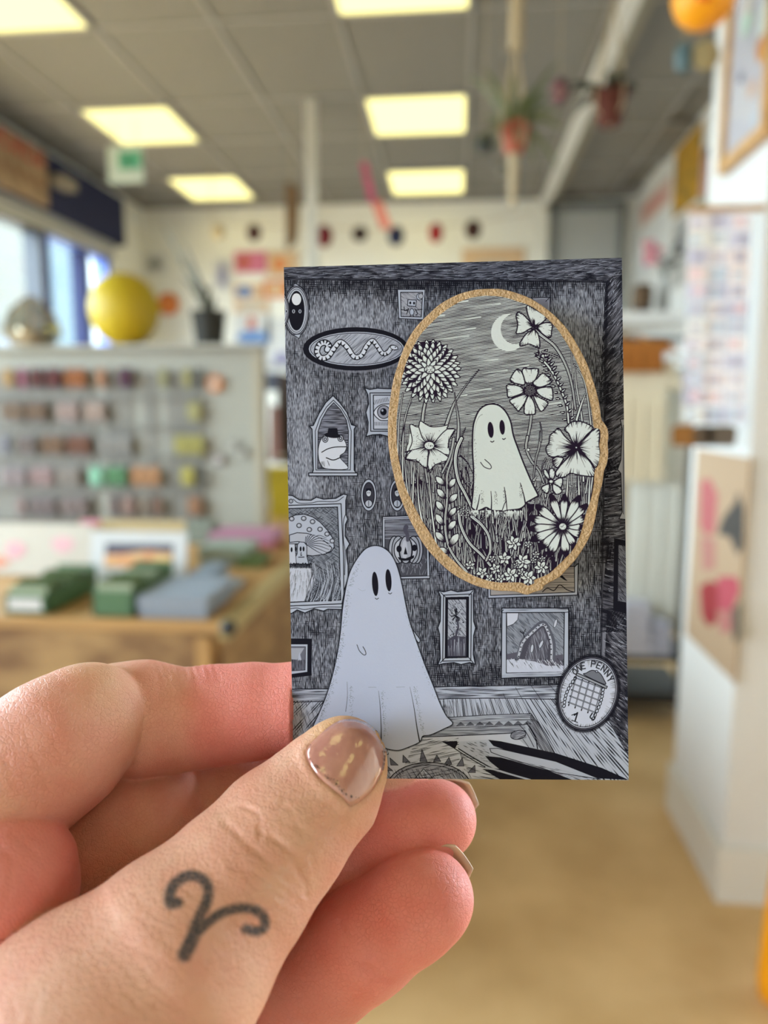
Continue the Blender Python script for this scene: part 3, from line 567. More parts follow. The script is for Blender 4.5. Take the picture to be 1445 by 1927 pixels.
leaning(172, 1000, 348, 1120, 1.76, 'sunset photograph in a wide white mount standing on the counter', [('photo_dusk', [(.16, .35), (.86, .35), (.86, .78), (.16, .78)], M_('dusk_blue', (66, 62, 84))), ('photo_sky', [(.16, .35), (.86, .35), (.86, .62), (.6, .66), (.35, .60), (.16, .58)], m_sun), ('photo_glow', [(.62, .38), (.84, .38), (.84, .56), (.66, .52)], M_('sun_glow', (244, 205, 130)))], m_paper)
leaning(150, 978, 345, 1090, 1.92, 'plain kraft envelope board behind the sunset print', [('pink_tab', [(.02, .9), (.2, .9), (.2, .99), (.02, .99)], m_pink)], M_('kraft', (190, 165, 115)))
# green trays with grass-like paper, blue boxes
m_tray = M_('tray_green', (84, 118, 82), .7); m_grass = M_('paper_grass', (76, 92, 44), .8)
for x0, x1, yt, yb, lb, frontm in ((8, 90, 1118, 1162, 'green tray of cards with a white front label, left on the counter', m_paper), (172, 252, 1112, 1166, 'plain green tray beside the blue grey boxes', None)):
    Y = max(1.495, at((x0+x1)/2, yb, z=CTZ).y); a, b = at(x0, yt, Y=Y), at(x1, yb, Y=Y); D = .22
    t = thing('card_tray', ((a.x+b.x)/2, Y, CTZ), lb, 'tray', 'green card trays')
    h = a.z-CTZ
    MB().box(a.x, Y, CTZ+.001, b.x, Y+.005, a.z).build('front', m_tray, t); MB().box(a.x, Y+D, CTZ+.001, b.x, Y+D+.005, a.z+.02).build('back', m_tray, t)
    MB().box(a.x, Y, CTZ+.001, a.x+.004, Y+D, a.z).build('side', m_tray, t); MB().box(b.x-.004, Y, CTZ+.001, b.x, Y+D, a.z).build('side', m_tray, t); MB().box(a.x, Y, CTZ+.001, b.x, Y+D, CTZ+.004).build('bottom', m_tray, t)
    if frontm: MB().box(a.x+.008, Y-.001, CTZ+.01, b.x-.012, Y, a.z-.008).build('front_label', frontm, t)
    for k in range(26):
        yy_ = Y+.012+k*.0078; MB().box(a.x+.006, yy_, CTZ+.005, b.x-.006, yy_+.002, a.z+R.uniform(.002, .022)).build('card_divider', m_grass if k % 3 else M_('pale_card', (170, 180, 150)), t)
m_bg = M_('blue_grey_box', (142, 152, 165), .6); m_mint = M_('mint_box', (158, 172, 160), .6)
def boxthing(x0, x1, yt, yb, D, m, lb, lid=None, cat='box', base=None):
    Y = max(1.495, at((x0+x1)/2, yb, z=CTZ).y if base is None else base); a, b = at(x0, yt, Y=Y), at(x1, yt, Y=Y)
    t = thing('gift_box', ((a.x+b.x)/2, Y, CTZ), lb, cat, 'boxes on the counter')
    MB().box(a.x+.003, Y+.003, CTZ+.001, b.x-.003, Y+D-.003, a.z-.006).build('box_base', m, t)
    MB().box(a.x, Y, max(a.z-.03, CTZ+.002), b.x, Y+D, a.z).build('lid', lid or m, t)
    return t
boxthing(258, 388, 1122, 1178, .20, m_bg, 'blue grey box at the front of the counter'); boxthing(352, 392, 1082, 1120, .16, M_('slate_card', (140, 155, 172)), 'second blue grey box behind the front one', base=1.72)
boxthing(396, 438, 1105, 1150, .10, M_('silver_card', (168, 176, 184)), 'narrow silver grey box at the counter corner', base=1.715)
boxthing(372, 462, 1030, 1075, .14, m_mint, 'pale mint box further back on the counter', base=2.02); boxthing(445, 492, 1048, 1070, .10, M_('moss_card', (92, 112, 62)), 'small moss green box near the counter edge', base=2.0)
boxthing(392, 512, 1005, 1040, .16, M_('coral_card', (190, 108, 100)), 'coral red box beside the panel', M_('mauve_card', (186, 130, 156)), base=2.24)
boxthing(350, 396, 985, 1030, .10, M_('grey_green_card', (130, 138, 124)), 'grey green box in front of the panel', base=2.35)
# bag, dark coats and shelf seen between panel and card
c0, c1 = at(503, 880, Y=2.95), at(580, 985, Y=2.95)
t = thing('yellow_bag', ((c0.x+c1.x)/2, 2.95, CTZ), 'bright yellow paper bag between panel and card', 'bag')
MB().prism([(c0.x+.01, 2.95, CTZ+.001), (c1.x-.01, 2.95, CTZ+.001), (c1.x, 2.95, c0.z), (c0.x, 2.95, c0.z)], (0, .08, 0)).build('bag_body', M_('yellow_paper', (232, 210, 60), .6, var=.15), t)
MB().tube([(c0.x+.03, 2.948, c0.z-.005), (c0.x+.045, 2.946, c0.z+.05), (c1.x-.045, 2.946, c0.z+.05), (c1.x-.03, 2.948, c0.z-.005)], .004, 6).build('handle', m_cream, t)
t = thing('book_stack', at(540, 880, Y=3.6), 'dark spined goods hanging behind the yellow bag', 'clothes'); 
for k, (x0, x1, yt, yb, col) in enumerate(((508, 524, 760, 868, (150, 110, 100)), (522, 545, 700, 872, (64, 50, 42)), (545, 600, 690, 880, (90, 76, 66)), (500, 560, 700, 735, (92, 96, 110)))):
    a, b = at(x0, yt, Y=3.6+.05*k), at(x1, yb, Y=3.6+.05*k)
    MB().prism([(a.x, 3.6+.05*k, a.z), (b.x, 3.6+.05*k, a.z-.02), (b.x+.01, 3.6+.05*k, b.z), (a.x-.01, 3.6+.05*k, b.z)], (0, .03, 0)).build('garment', M_('garment_%d' % k, col, .9), t)
a = at(500, 695, Y=3.65); MB().tube([(a.x-.1, 3.68, a.z+.02), (a.x+.5, 3.68, a.z+.02)], .01, 8).build('rail', m_grey, t)
for x in (a.x-.08, a.x+.48): MB().tube([(x, 3.68, 0), (x, 3.68, a.z+.02)], .012, 8).build('upright', m_grey, t)
t['label'] = 'dark garments on a rail behind the yellow bag'; t.name = 'garment_rail'
# ---------------------------------------------------------------- ink drawing (flat print of card and badge)
class Canvas:
    """Raster ink canvas. Drawing coordinates go through .F (local frame) and .M (to texture pixels)."""
    def __init__(s, w, h, bg, M, sc):
        s.w, s.h, s.M, s.sc = w, h, M, sc
        s.a = np.ones((h, w, 3), np.float32) * np.array(bg, np.float32)
        s.f = (0.0, 0.0, 1.0)
        s.clip = None
    def F(s, ox=0.0, oy=0.0, k=1.0): s.f = (ox, oy, k)
    def T(s, P):
        P = np.asarray(P, float).reshape(-1, 2)
        return s.M(P / s.f[2] + np.array(s.f[:2]))
    def blend(s, x0, y0, m, col):
        h, w = m.shape
        if s.clip is not None: m = m * s.clip[y0:y0+h, x0:x0+w]
        m = m[..., None]
        v = s.a[y0:y0+h, x0:x0+w]
        v += (np.array(col, np.float32) - v) * m
    def box(s, P, pad):
        x0 = max(0, int(P[:, 0].min() - pad)); x1 = min(s.w, int(P[:, 0].max() + pad) + 2)
        y0 = max(0, int(P[:, 1].min() - pad)); y1 = min(s.h, int(P[:, 1].max() + pad) + 2)
        return x0, y0, x1, y1
    def seg(s, P, w0, col, w1=None, op=1.0):
        """polyline in texture px with a tapering width"""
        w1 = w0 if w1 is None else w1
        x0, y0, x1, y1 = s.box(P, max(w0, w1) + 1)
        if x1 <= x0 or y1 <= y0: return
        X, Y = np.meshgrid(np.arange(x0, x1) + .5, np.arange(y0, y1) + .5)
        best = np.full(X.shape, 1e9, np.float32); n = len(P) - 1
        for i in range(n):
            a, b = P[i], P[i+1]; d = b - a; L2 = d @ d + 1e-9
            t = np.clip(((X - a[0]) * d[0] + (Y - a[1]) * d[1]) / L2, 0, 1)
            r = (w0 + (w1 - w0) * ((i + t) / n)) * .5
            best = np.minimum(best, np.hypot(X - a[0] - t * d[0], Y - a[1] - t * d[1]) - r)
        s.blend(x0, y0, np.clip(.5 - best, 0, 1) * op, col)
    def line(s, pts, w=1.0, col=None, w1=None, op=1.0, closed=False, smooth=True):
        col = INK if col is None else col
        P = s.T(pts)
        if closed: P = np.vstack([P, P[:1]])
        if smooth and len(P) > 2: P = crom(P, closed)
        if len(P) > 40:                                  # split long curves so boxes stay small
            for i in range(0, len(P) - 1, 20):
                k0, k1 = i / (len(P)-1), min(1, (i+20) / (len(P)-1)); e = w if w1 is None else w1
                s.seg(P[i:i+21], (w + (e-w)*k0) * s.sc, col, (w + (e-w)*k1) * s.sc, op)
        else: s.seg(P, w * s.sc, col, None if w1 is None else w1 * s.sc, op)
    def mask(s, pts, smooth=False):
        P = s.T(pts)
        if smooth: P = crom(np.vstack([P, P[:1]]), True)[:-1]
        x0, y0, x1, y1 = s.box(P, 1)
        if x1 <= x0 or y1 <= y0: return x0, y0, None
        Y = np.arange(y0, y1) + .5; m = np.zeros((y1-y0, x1-x0), np.float32)
        Q = np.roll(P, -1, 0)
        for sub in (-.25, .25):
            for j, y in enumerate(Y + sub):
                k = ((P[:, 1] <= y) != (Q[:, 1] <= y))
                if not k.any(): continue
                p, q = P[k], Q[k]
                xs = np.sort(p[:, 0] + (y - p[:, 1]) / (q[:, 1] - p[:, 1]) * (q[:, 0] - p[:, 0])) - x0
                for a, b in zip(xs[::2], xs[1::2]):
                    a = min(max(a, 0), x1-x0); b = min(max(b, 0), x1-x0)
                    ia, ib = int(a), int(b)
                    if ib > ia:
                        m[j, ia] += .5 * (1 - (a - ia)); m[j, ia+1:ib] += .5
                        if ib < x1-x0: m[j, ib] += .5 * (b - ib)
                    elif ia < x1-x0: m[j, ia] += .5 * (b - a)
        return x0, y0, np.clip(m, 0, 1)
    def poly(s, pts, fill=None, w=0, col=None, smooth=False, op=1.0):
        if fill is not None:
            x0, y0, m = s.mask(pts, smooth)
            if m is not None: s.blend(x0, y0, m * op, fill)
        if w: s.line(pts, w, INK if col is None else col, closed=True, smooth=smooth)
    def ell(s, cx, cy, rx, ry, fill=None, w=0, col=None, rot=0.0, op=1.0, a0=0, a1=360):
        t = np.radians(np.linspace(a0, a1, 33)); c, q = math.cos(math.radians(rot)), math.sin(math.radians(rot))
        x, y = rx * np.cos(t), ry * np.sin(t)
        P = np.stack([cx + x*c - y*q, cy + x*q + y*c], 1)
        if fill is not None: s.poly(P[:-1], fill, op=op)
        if w: s.line(P, w, col, smooth=False)
    def hatch(s, pts, ang, gap, tone, col=None, noise=.5, L=14, seed=0, field=None, smooth=False, radial=None, op=1.0, bend=0.0):
        """engraved hatching inside a polygon: ruled lines whose thickness follows tone"""
        x0, y0, m = s.mask(pts, smooth)
        if m is None: return
        h, w = m.shape
        X, Y = np.meshgrid((np.arange(w) + x0) / s.sc, (np.arange(h) + y0) / s.sc)
        if radial is not None:
            c = s.T([radial])[0] / s.sc
            r = np.hypot(X - c[0], Y - c[1]); th = np.arctan2(Y - c[1], X - c[0])
            u, v = r, th * 260.0
        else:
            a = math.radians(ang); u = X * math.cos(a) + Y * math.sin(a); v = -X * math.sin(a) + Y * math.cos(a)
            if bend: v = v + bend * np.sin(u * .045 + seed) + .35 * bend * np.sin(u * .13 + 2 * seed)
        vi = np.floor(v / gap).astype(np.int64); fv = v / gap - vi
        off = rnd(vi, seed + 5) * 9.0
        uu = u / L + off; ui = np.floor(uu).astype(np.int64); fu = uu - ui; fu = fu * fu * (3 - 2*fu)
        nz = rnd(vi * 7919 + ui, seed) * (1 - fu) + rnd(vi * 7919 + ui + 1, seed) * fu
        T = tone if field is None else tone + field(X, Y)
        amt = T + noise * (nz - .5) * 2
        k = np.clip((amt - np.abs(fv - .5) * 2) * gap * s.sc * .5 + .5, 0, 1)
        s.blend(x0, y0, (k * m * op).astype(np.float32), INK if col is None else col)

def rnd(i, seed=0):
    i = (np.asarray(i, np.int64) * 374761393 + seed * 668265263) & 0xffffffff
    i = ((i ^ (i >> 13)) * 1274126177) & 0xffffffff
    return ((i ^ (i >> 16)) & 0xffff) / 65535.0

def crom(P, closed=False, n=6):
    if closed: Q = np.vstack([P[-2], P, P[1]])
    else: Q = np.vstack([2*P[0]-P[1], P, 2*P[-1]-P[-2]])
    out = []
    t = np.linspace(0, 1, n, endpoint=False)[:, None]
    for i in range(1, len(Q) - 2):
        a, b, c, d = Q[i-1], Q[i], Q[i+1], Q[i+2]
        out.append(.5 * ((2*b) + (c-a)*t + (2*a-5*b+4*c-d)*t*t + (-a+3*b-3*c+d)*t**3))
    out.append(Q[-2:-1]); return np.vstack(out)

def blob(pts):   # soft tone field: list of (x, y, rx, ry, amount) in photo px
    def f(X, Y, C=None): return 0
    return f

INK = (.010, .010, .018)
PAPER = (.42, .47, .60)

def rect(x0, y0, x1, y1): return [(x0, y0), (x1, y0), (x1, y1), (x0, y1)]

def draw_card(c):
    R = random.Random(4)
    # tone field helper: blobs in photo px, converted through the card mapping
    def tones(lst):
        B = [(c.M(np.array([[x, y]], float))[0] / c.sc, rx, ry, a) for x, y, rx, ry, a in lst]
        def f(X, Y):
            o = 0
            for q, rx, ry, a in B: o = o + a * np.exp(-((X-q[0])/rx)**2 - ((Y-q[1])/ry)**2)
            n = np.sin(X*.11 + 3*np.sin(Y*.05)) * np.sin(Y*.09 + 2*np.sin(X*.07))
            return o + .07 * n
        return f
    c.F()
    wall = [(520, 520), (1142, 524), (1130, 1292), (520, 1300)]
    shade = [(640, 590, 60, 45, -.22), (575, 860, 35, 150, -.26), (1090, 600, 45, 60, -.18), (700, 610, 50, 30, -.1), (830, 525, 400, 30, .5),
             (650, 690, 90, 40, .12), (625, 800, 60, 70, .10), (690, 970, 60, 60, .08), (850, 1200, 90, 100, .16), (1080, 1230, 60, 90, .22), (590, 1180, 50, 20, .15),
             (1125, 900, 16, 300, .25), (900, 1280, 200, 30, .2), (690, 870, 30, 30, .05), (560, 1220, 40, 70, -.05)]
    f = tones(shade)
    c.poly(wall, (.13, .14, .18))
    c.hatch(wall, 90, 1.7, .42, col=(.38, .42, .53), noise=.45, L=5, seed=90, field=lambda X, Y: -f(X, Y)*1.1, bend=.4)
    c.hatch(wall, 90, 2.0, .33, noise=.5, L=6, seed=1, field=f, bend=.5, op=.8)
    c.hatch(wall, 88, 3.7, .06, noise=.42, L=9, seed=2, field=f, bend=1.2)
    c.hatch(wall, 2, 4.1, -.12, noise=.33, L=7, seed=3, field=f)
    # light scratches
    for i in range(2600):
        x, y = R.uniform(535, 1138), R.uniform(530, 1290)
        l = R.uniform(3, 11); c.line([(x, y), (x + R.uniform(-.8, .8), y + l)], R.uniform(.4, .8), PAPER, .3, op=R.uniform(.15, .5), smooth=False)
    # side wall on the right, fur-like strokes that swing round
    side = [(1142, 524), (1190, 470), (1190, 1440), (1180, 1428), (1130, 1300)]
    c.poly(side, (.17, .18, .235))
    for y0, y1, a in ((470, 760, -52), (720, 900, -32), (860, 1060, -10), (1020, 1190, 18), (1150, 1460, 44)):
        band = [(1142, y0), (1192, y0), (1192, y1), (1128, y1)]
        c.hatch(band, a, 2.2, .52, noise=.55, L=13, seed=y0, field=tones([(1140, y0, 9, 400, .35), (1160, 500, 50, 30, .3), (1170, 760, 20, 70, -.2), (1165, 1350, 40, 120, .3)]), bend=1.0)
    for i in range(900):
        y = R.uniform(490, 1440); t = (y - 490) / 950
        a = math.radians(-58 + 105 * t + R.uniform(-9, 9)); l = R.uniform(6, 15); x = R.uniform(1136, 1182)
        dark = R.random() < .6
        c.line([(x, y), (x + l*math.cos(a)*.5 - 1, y + l*math.sin(a)*.5), (x + l*math.cos(a), y + l*math.sin(a))], R.uniform(.7, 1.3), INK if dark else PAPER, .2, op=.8)
    c.line([(1142, 528), (1139, 700), (1136, 900), (1133, 1100), (1130, 1290)], 4.5, INK, 4, op=.75)
    # cornice
    cor = [(520, 495), (1175, 475), (1175, 500), (1142, 528), (520, 527)]
    c.poly(cor, (.12, .13, .18))
    c.hatch(cor, -1, 2.1, .55, noise=.6, L=12, seed=8, bend=.9, field=tones([(900, 505, 80, 8, -.2), (1100, 500, 60, 10, -.15), (650, 505, 60, 8, -.1)]))
    for i in range(700):
        x, y = R.uniform(534, 1165), R.uniform(490, 526)
        l = R.uniform(8, 22); c.line([(x, y), (x + l, y - l*R.uniform(-.02, .35 if x > 850 else .1))], R.uniform(.5, .9), PAPER if R.random() < .55 else INK, .2, op=.6, smooth=False)
    c.line([(534, 525), (700, 526), (900, 528), (1143, 530)], 3, INK, op=.8)
    # skirting and floor
    sk = [(520, 1298), (1132, 1288), (1150, 1316), (1050, 1320), (850, 1314), (520, 1322)]
    c.poly(sk, PAPER); c.hatch(sk, -.5, 2.4, .35, noise=.5, L=26, seed=12, bend=.5)
    floor = [(520, 1320), (850, 1314), (1060, 1314), (1130, 1330), (1183, 1425), (1190, 1480), (520, 1480)]
    c.poly(floor, PAPER)
    c.hatch(floor, 0, 2.6, .16, noise=.42, L=22, seed=13, radial=(835, 1060))
    c.hatch(rect(520, 1318, 860, 1400), 75, 2.5, .1, noise=.4, L=9, seed=14)
    for x in range(835, 1050, 17):
        c.line([(x, 1316), (x + (x-835)*.13, 1350)], 1.1, INK, op=.8, smooth=False)
    for k in range(9):
        a = math.radians(38 + k * 5.5); c.line([(835 + 270*math.cos(a)*1.0, 1060 + 270*math.sin(a)), (835 + 560*math.cos(a), 1060 + 560*math.sin(a))], 1.1, INK, op=.8, smooth=False)
    for p in ([(520, 1297), (700, 1295), (900, 1291), (1060, 1288)], [(520, 1322), (840, 1315), (940, 1314), (1050, 1316)]): c.line(p, 1.6, INK)
    # rug
    F2 = lambda: c.F(700, 1260, 2.89)
    F2()
    rug = [(380, 262), (640, 246), (862, 240), (905, 290), (1000, 470), (600, 640), (60, 640), (60, 470), (200, 420)]
    c.poly(rug, (.36, .40, .50), 1.3)
    c.hatch([(390, 262), (862, 242), (890, 280), (300, 320)], -1, 6.2/2.89*1.2, .25, noise=.4, L=24, seed=21)
    c.hatch([(270, 330), (830, 300), (840, 345), (250, 370)], -1, 2.1, .3, noise=.4, L=24, seed=22)
    c.hatch([(862, 245), (905, 290), (1010, 480), (940, 470), (850, 330)], 60, 2.2, .5, noise=.3, L=20, seed=23)
    for i in range(8):
        x = 455 + i * 52; c.poly([(x, 308 - i), (x + 27, 284 - i), (x + 52, 305 - i)], INK, op=.75)
    c.line([(400, 318), (600, 310), (840, 298)], 1, INK)
    c.line([(250, 368), (500, 358), (760, 345)], 1.6, INK)
    c.line([(800, 300), (840, 345), (880, 420)], 1.2, INK); c.line([(840, 290), (885, 360), (900, 430)], 2, INK)
    c.poly([(250, 372), (760, 350), (870, 440), (980, 560), (100, 620), (90, 440)], (.50, .55, .67))
    c.ell(795, 355, 42, 24, (.30, .33, .42), 1.4, rot=-12); c.hatch([(755, 340), (835, 330), (840, 375), (760, 380)], -20, 2.2, .25, noise=.3, seed=3, L=9)
    c.line([(820, 378), (850, 420), (862, 440)], 1.3, INK, op=.8)
    # round medallion at the bottom edge
    c.ell(310, 650, 232, 146, (.30, .33, .42), 1.8)
    c.ell(310, 650, 214, 130, None, 1.2)
    for k, (x, y, h) in enumerate(((120, 520, 40), (185, 505, 40), (278, 500, 66), (352, 500, 36), (412, 515, 38), (478, 525, 46), (540, 560, 40), (90, 550, 40))):
        c.poly([(x - 18, y), (x - 4 + (x-310)*.1, y - h), (x + 22, y)], (.12, .13, .18), 1)
    c.poly([(235, 590), (280, 540), (330, 590)], PAPER, 1.2); c.poly([(330, 580), (370, 575), (400, 600), (350, 600)], PAPER, .8)
    c.hatch([(60, 540), (520, 540), (560, 640), (60, 640)], 60, 2.4, .2, noise=.4, L=10, seed=5)
    # shading near the pencils
    c.hatch([(470, 440), (620, 470), (800, 600), (560, 600), (500, 520)], 12, 2.3, .15, noise=.6, L=16, seed=31)
    # pencils
    c.poly([(470, 392), (640, 380), (700, 430), (820, 520), (1230, 600), (900, 610), (640, 540), (470, 425)], PAPER)
    c.line([(470, 430), (560, 485), (700, 560), (840, 600)], 2.2, INK)
    c.poly([(380, 392), (462, 388), (466, 402), (450, 432)], INK); c.line([(450, 430), (520, 475), (620, 530), (700, 545)], 1.8, INK)
    c.poly([(632, 382), (700, 390), (1000, 455), (1250, 535), (1396, 600), (1230, 592), (960, 512), (720, 436), (660, 415)], INK)
    c.poly([(640, 430), (680, 428), (1000, 500), (1240, 596), (1000, 560), (700, 470), (648, 450)], PAPER, 1.3)
    c.hatch([(480, 400), (620, 392), (640, 470), (560, 470)], 25, 2.4, .05, noise=.55, L=8, seed=35)
    c.hatch([(240, 380), (470, 372), (480, 560), (120, 640)], -12, 2.3, .12, noise=.5, L=16, seed=36)
    c.hatch([(700, 480), (1000, 540), (1240, 600), (1100, 600), (760, 510)], 14, 2.2, .1, noise=.6, L=10, seed=33)
    c.poly([(615, 470), (700, 478), (960, 550), (1090, 600), (860, 600), (700, 548), (640, 500)], INK)
    c.poly([(600, 540), (640, 545), (840, 600), (700, 600)], INK); c.line([(620, 530), (720, 560), (860, 600)], 3.2, PAPER)
    for i in range(60):
        x = R.uniform(520, 1180); y = 470 + (x-520)*.2 + R.uniform(-8, 14); c.line([(x, y), (x + 20, y + 5)], .7, INK, .2, op=.6, smooth=False)
    # ---- pictures on the wall
    c.F(520, 470, 4.1)
    def halo(pts, w=7, op=.35): c.line(pts, w, INK, closed=True, op=op)
    # oval with black cat, cut by the card's edge
    for cx, ry in ((155, 195), (20, 150)):
        c.ell(cx, 470, 98 if cx > 100 else 80, ry, (.18, .19, .25), 1.8); c.ell(cx, 470, 88 if cx > 100 else 70, ry-14, (.42, .46, .58), 1.2)
        c.ell(cx, 470, 76 if cx > 100 else 60, ry-28, None, 1.0); c.ell(cx, 470, 60 if cx > 100 else 45, ry-44, INK, 1)
    c.poly([(120, 275), (150, 262), (185, 285)], PAPER, 1.2); c.poly([(130, 655), (175, 685), (190, 650)], PAPER, 1.2)
    c.ell(155, 382, 36, 46, (.66, .70, .80)); c.poly([(115, 400), (128, 430), (180, 430), (197, 398), (206, 500), (180, 590), (130, 590), (108, 500)], INK)
    for x in (133, 182, 78): c.ell(x, 475, 11, 15, PAPER); c.ell(x, 475, 4.5, 11, INK)
    c.poly([(250, 450), (262, 475), (250, 495)], PAPER, 1)
    # small framed robot under a moon
    q = [(935, 307), (1147, 307), (1135, 540), (945, 530)]
    halo(q, 6); c.poly(q, PAPER, 1.4); c.poly([(958, 328), (1128, 328), (1118, 518), (962, 515)], (.36, .38, .47), 1.6)
    c.hatch([(958, 328), (1128, 328), (1118, 518), (962, 515)], 35, 1.9, .18, noise=.3, L=9, seed=41)
    c.poly([(1015, 385), (1080, 388), (1075, 438), (1012, 432)], PAPER, 1.4); c.ell(1033, 410, 8, 11, INK); c.ell(1062, 412, 8, 11, INK)
    c.ell(1045, 408, 4, 8, PAPER); c.ell(1045, 480, 17, 26, PAPER, 1.2)
    for p in ([(1020, 455), (990, 470), (985, 440)], [(1068, 455), (1088, 490), (1078, 505)], [(1035, 505), (1030, 515)], [(1055, 505), (1060, 515)], [(1020, 460), (1005, 495)], [(960, 460), (1010, 470)], [(1075, 465), (1125, 460)]): c.line(p, 1.5, INK)
    c.ell(1105, 362, 24, 25, PAPER, 1.1); c.ell(1114, 358, 19, 20, (.36, .38, .47), 1)
    # black oval with snake
    c.ell(610, 772, 412, 178, (.22, .23, .3), 0, op=.5); c.ell(612, 765, 408, 168, INK, 0)
    c.ell(618, 765, 368, 132, PAPER); c.ell(618, 765, 356, 122, (.40, .44, .56), 1.3)
    c.hatch([(618 + 350*math.cos(t/16*math.pi), 765 + 116*math.sin(t/16*math.pi)) for t in range(32)], -40, 1.9, .16, noise=.35, L=14, seed=44)
    sp = [(392, 770), (404, 738), (372, 716), (330, 735), (314, 790), (345, 835), (400, 822), (445, 760), (492, 712), (545, 750), (600, 825), (655, 815), (695, 745), (740, 702), (780, 745), (820, 800), (862, 790), (890, 752), (915, 757)]
    c.line(sp, 13, INK, 9); c.line(sp, 8.5, (.60, .65, .78), 6)
    P = crom(np.array(sp, float)); 
    for i in range(4, len(P) - 12, 3):
        t = P[i+1] - P[i-1]; n = np.array([-t[1], t[0]]) / (np.hypot(*t) + 1e-6); t = t / (np.hypot(*t) + 1e-6)
        s_ = -1
        c.poly([P[i] + n*s_*-20 - t*9, P[i] + n*s_*-20 + t*9, P[i] + n*s_*12], INK)
    c.ell(908, 755, 30, 17, (.60, .65, .78), 1.3, rot=15); c.ell(918, 752, 5, 5, INK); c.line([(880, 775), (940, 768)], 1, INK)
    # arched frame with frog in a hat
    arch = [(270, 1735), (285, 1700), (275, 1385), (255, 1360), (285, 1355), (330, 1260), (380, 1180), (437, 1125), (490, 1180), (545, 1255), (580, 1350), (615, 1360), (600, 1385), (600, 1700), (625, 1735)]
    halo(arch, 8); c.poly(arch, PAPER, 2); c.line([(437, 1125), (437, 1085)], 1.2, INK)
    inner = [(305, 1700), (300, 1400), (335, 1300), (385, 1215), (440, 1160), (500, 1220), (550, 1300), (578, 1400), (570, 1700)]
    c.poly(inner, PAPER, 1.4)
    inn = [(318, 1690), (322, 1400), (350, 1310), (395, 1230), (442, 1180), (495, 1235), (540, 1315), (556, 1400), (552, 1690)]
    c.poly(inn, (.22, .24, .32), 1.5); c.hatch(inn, 0, 2.1, .42, noise=.5, L=14, seed=46)
    c.poly([(250, 1722), (625, 1722), (625, 1745), (250, 1745)], PAPER, 1.8)
    frog = [(330, 1500), (360, 1440), (400, 1425), (440, 1450), (500, 1440), (540, 1505), (528, 1560), (490, 1600), (552, 1688), (380, 1688), (335, 1640), (322, 1570)]
    c.poly(frog, (.58, .63, .76), 1.2, smooth=True)
    c.line([(350, 1562), (400, 1535), (460, 1522), (540, 1520)], 1.8, INK); c.line([(385, 1605), (440, 1622), (500, 1600)], 2, INK)
    for x, y in ((377, 1462), (495, 1455)): c.ell(x, y, 21, 24, (.40, .44, .55), 1.4); c.ell(x, y, 9, 11, PAPER, 1.5)
    c.ell(432, 1432, 62, 20, INK, rot=6); c.poly([(392, 1425), (402, 1375), (470, 1378), (478, 1430)], INK)
    c.hatch([(330, 1640), (400, 1620), (430, 1688), (340, 1688)], 70, 2.2, .15, noise=.4, L=6, seed=3)
    # eye in an ornate frame
    ef = [(680, 1065), (720, 1078), (780, 1068), (860, 1072), (1000, 1070), (1000, 1440), (860, 1440), (800, 1425), (740, 1428), (690, 1442), (705, 1400), (708, 1330), (690, 1255), (712, 1190), (706, 1120)]
    halo(ef, 8); c.poly(ef, PAPER, 2); c.poly([(722, 1105), (1000, 1105), (1000, 1400), (728, 1400)], PAPER, 1.8); c.poly([(748, 1122), (1000, 1122), (1000, 1385), (750, 1385)], (.48, .53, .66), 1.8)
    c.poly([(750, 1255), (790, 1205), (850, 1190), (1000, 1200), (1000, 1300), (830, 1318), (780, 1300)], (.62, .66, .78), 1.6, smooth=True)
    c.ell(828, 1252, 48, 50, (.30, .32, .42), 1.5); c.ell(826, 1250, 25, 28, INK); c.ell(818, 1240, 8, 9, PAPER)
    for i in range(10): c.line([(760 + i*12, 1330), (762 + i*12, 1355)], .8, INK); c.line([(756 + i*12, 1195 - i*3), (748 + i*12, 1165 - i*3)], .8, INK)
    # two little oval portraits
    c.F(520, 900, 4.1)
    for cx, cy in ((712, 130), (932, 130)):
        c.ell(cx, cy + 2, 66, 130, (.1, .1, .14), 0, op=.6); c.ell(cx, cy, 60, 122, PAPER, 1.6); c.ell(cx, cy, 44, 98, (.04, .04, .06), 1.6)
        c.ell(cx, cy - 18, 20, 30, (.50, .55, .66), 1); c.poly([(cx-22, cy-25), (cx-20, cy-52), (cx+20, cy-52), (cx+22, cy-25), (cx, cy-38)], INK)
        c.ell(cx, cy + 65, 28, 28, PAPER, 1.3); c.ell(cx - 6, cy - 18, 3, 5, INK); c.ell(cx + 7, cy - 18, 3, 5, INK); c.line([(cx, cy+45), (cx, cy+85)], 1, INK)
    # mushroom picture in ornate frame
    c.F(530, 900, 6.88)
    fr = [(60, 215), (140, 225), (230, 280), (380, 285), (450, 245), (540, 270), (700, 260), (800, 205), (850, 215), (830, 290), (830, 460), (855, 530), (825, 600), (822, 750), (880, 850), (835, 930), (845, 1040), (860, 1130), (860, 1300), (790, 1500), (782, 1700), (600, 1695), (540, 1720), (420, 1690), (300, 1745), (200, 1705), (130, 1750), (60, 1750)]
    halo(fr, 7); c.poly(fr, PAPER, 2.0); c.line([(150, 270), (220, 320), (380, 320), (480, 300), (700, 300), (800, 240)], 1.2, INK); c.ell(120, 295, 26, 26, (.3, .33, .4), 1.3)
    c.line([(830, 460), (800, 560), (800, 800), (820, 950), (815, 1250)], 1.3, INK); c.line([(100, 1690), (200, 1680), (300, 1700), (480, 1670), (780, 1668)], 1.3, INK)
    c.poly([(60, 352), (768, 330), (800, 1000), (805, 1500), (780, 1625), (60, 1655)], PAPER, 1.8); 
    pic = [(60, 392), (722, 372), (745, 900), (765, 1575), (60, 1610)]
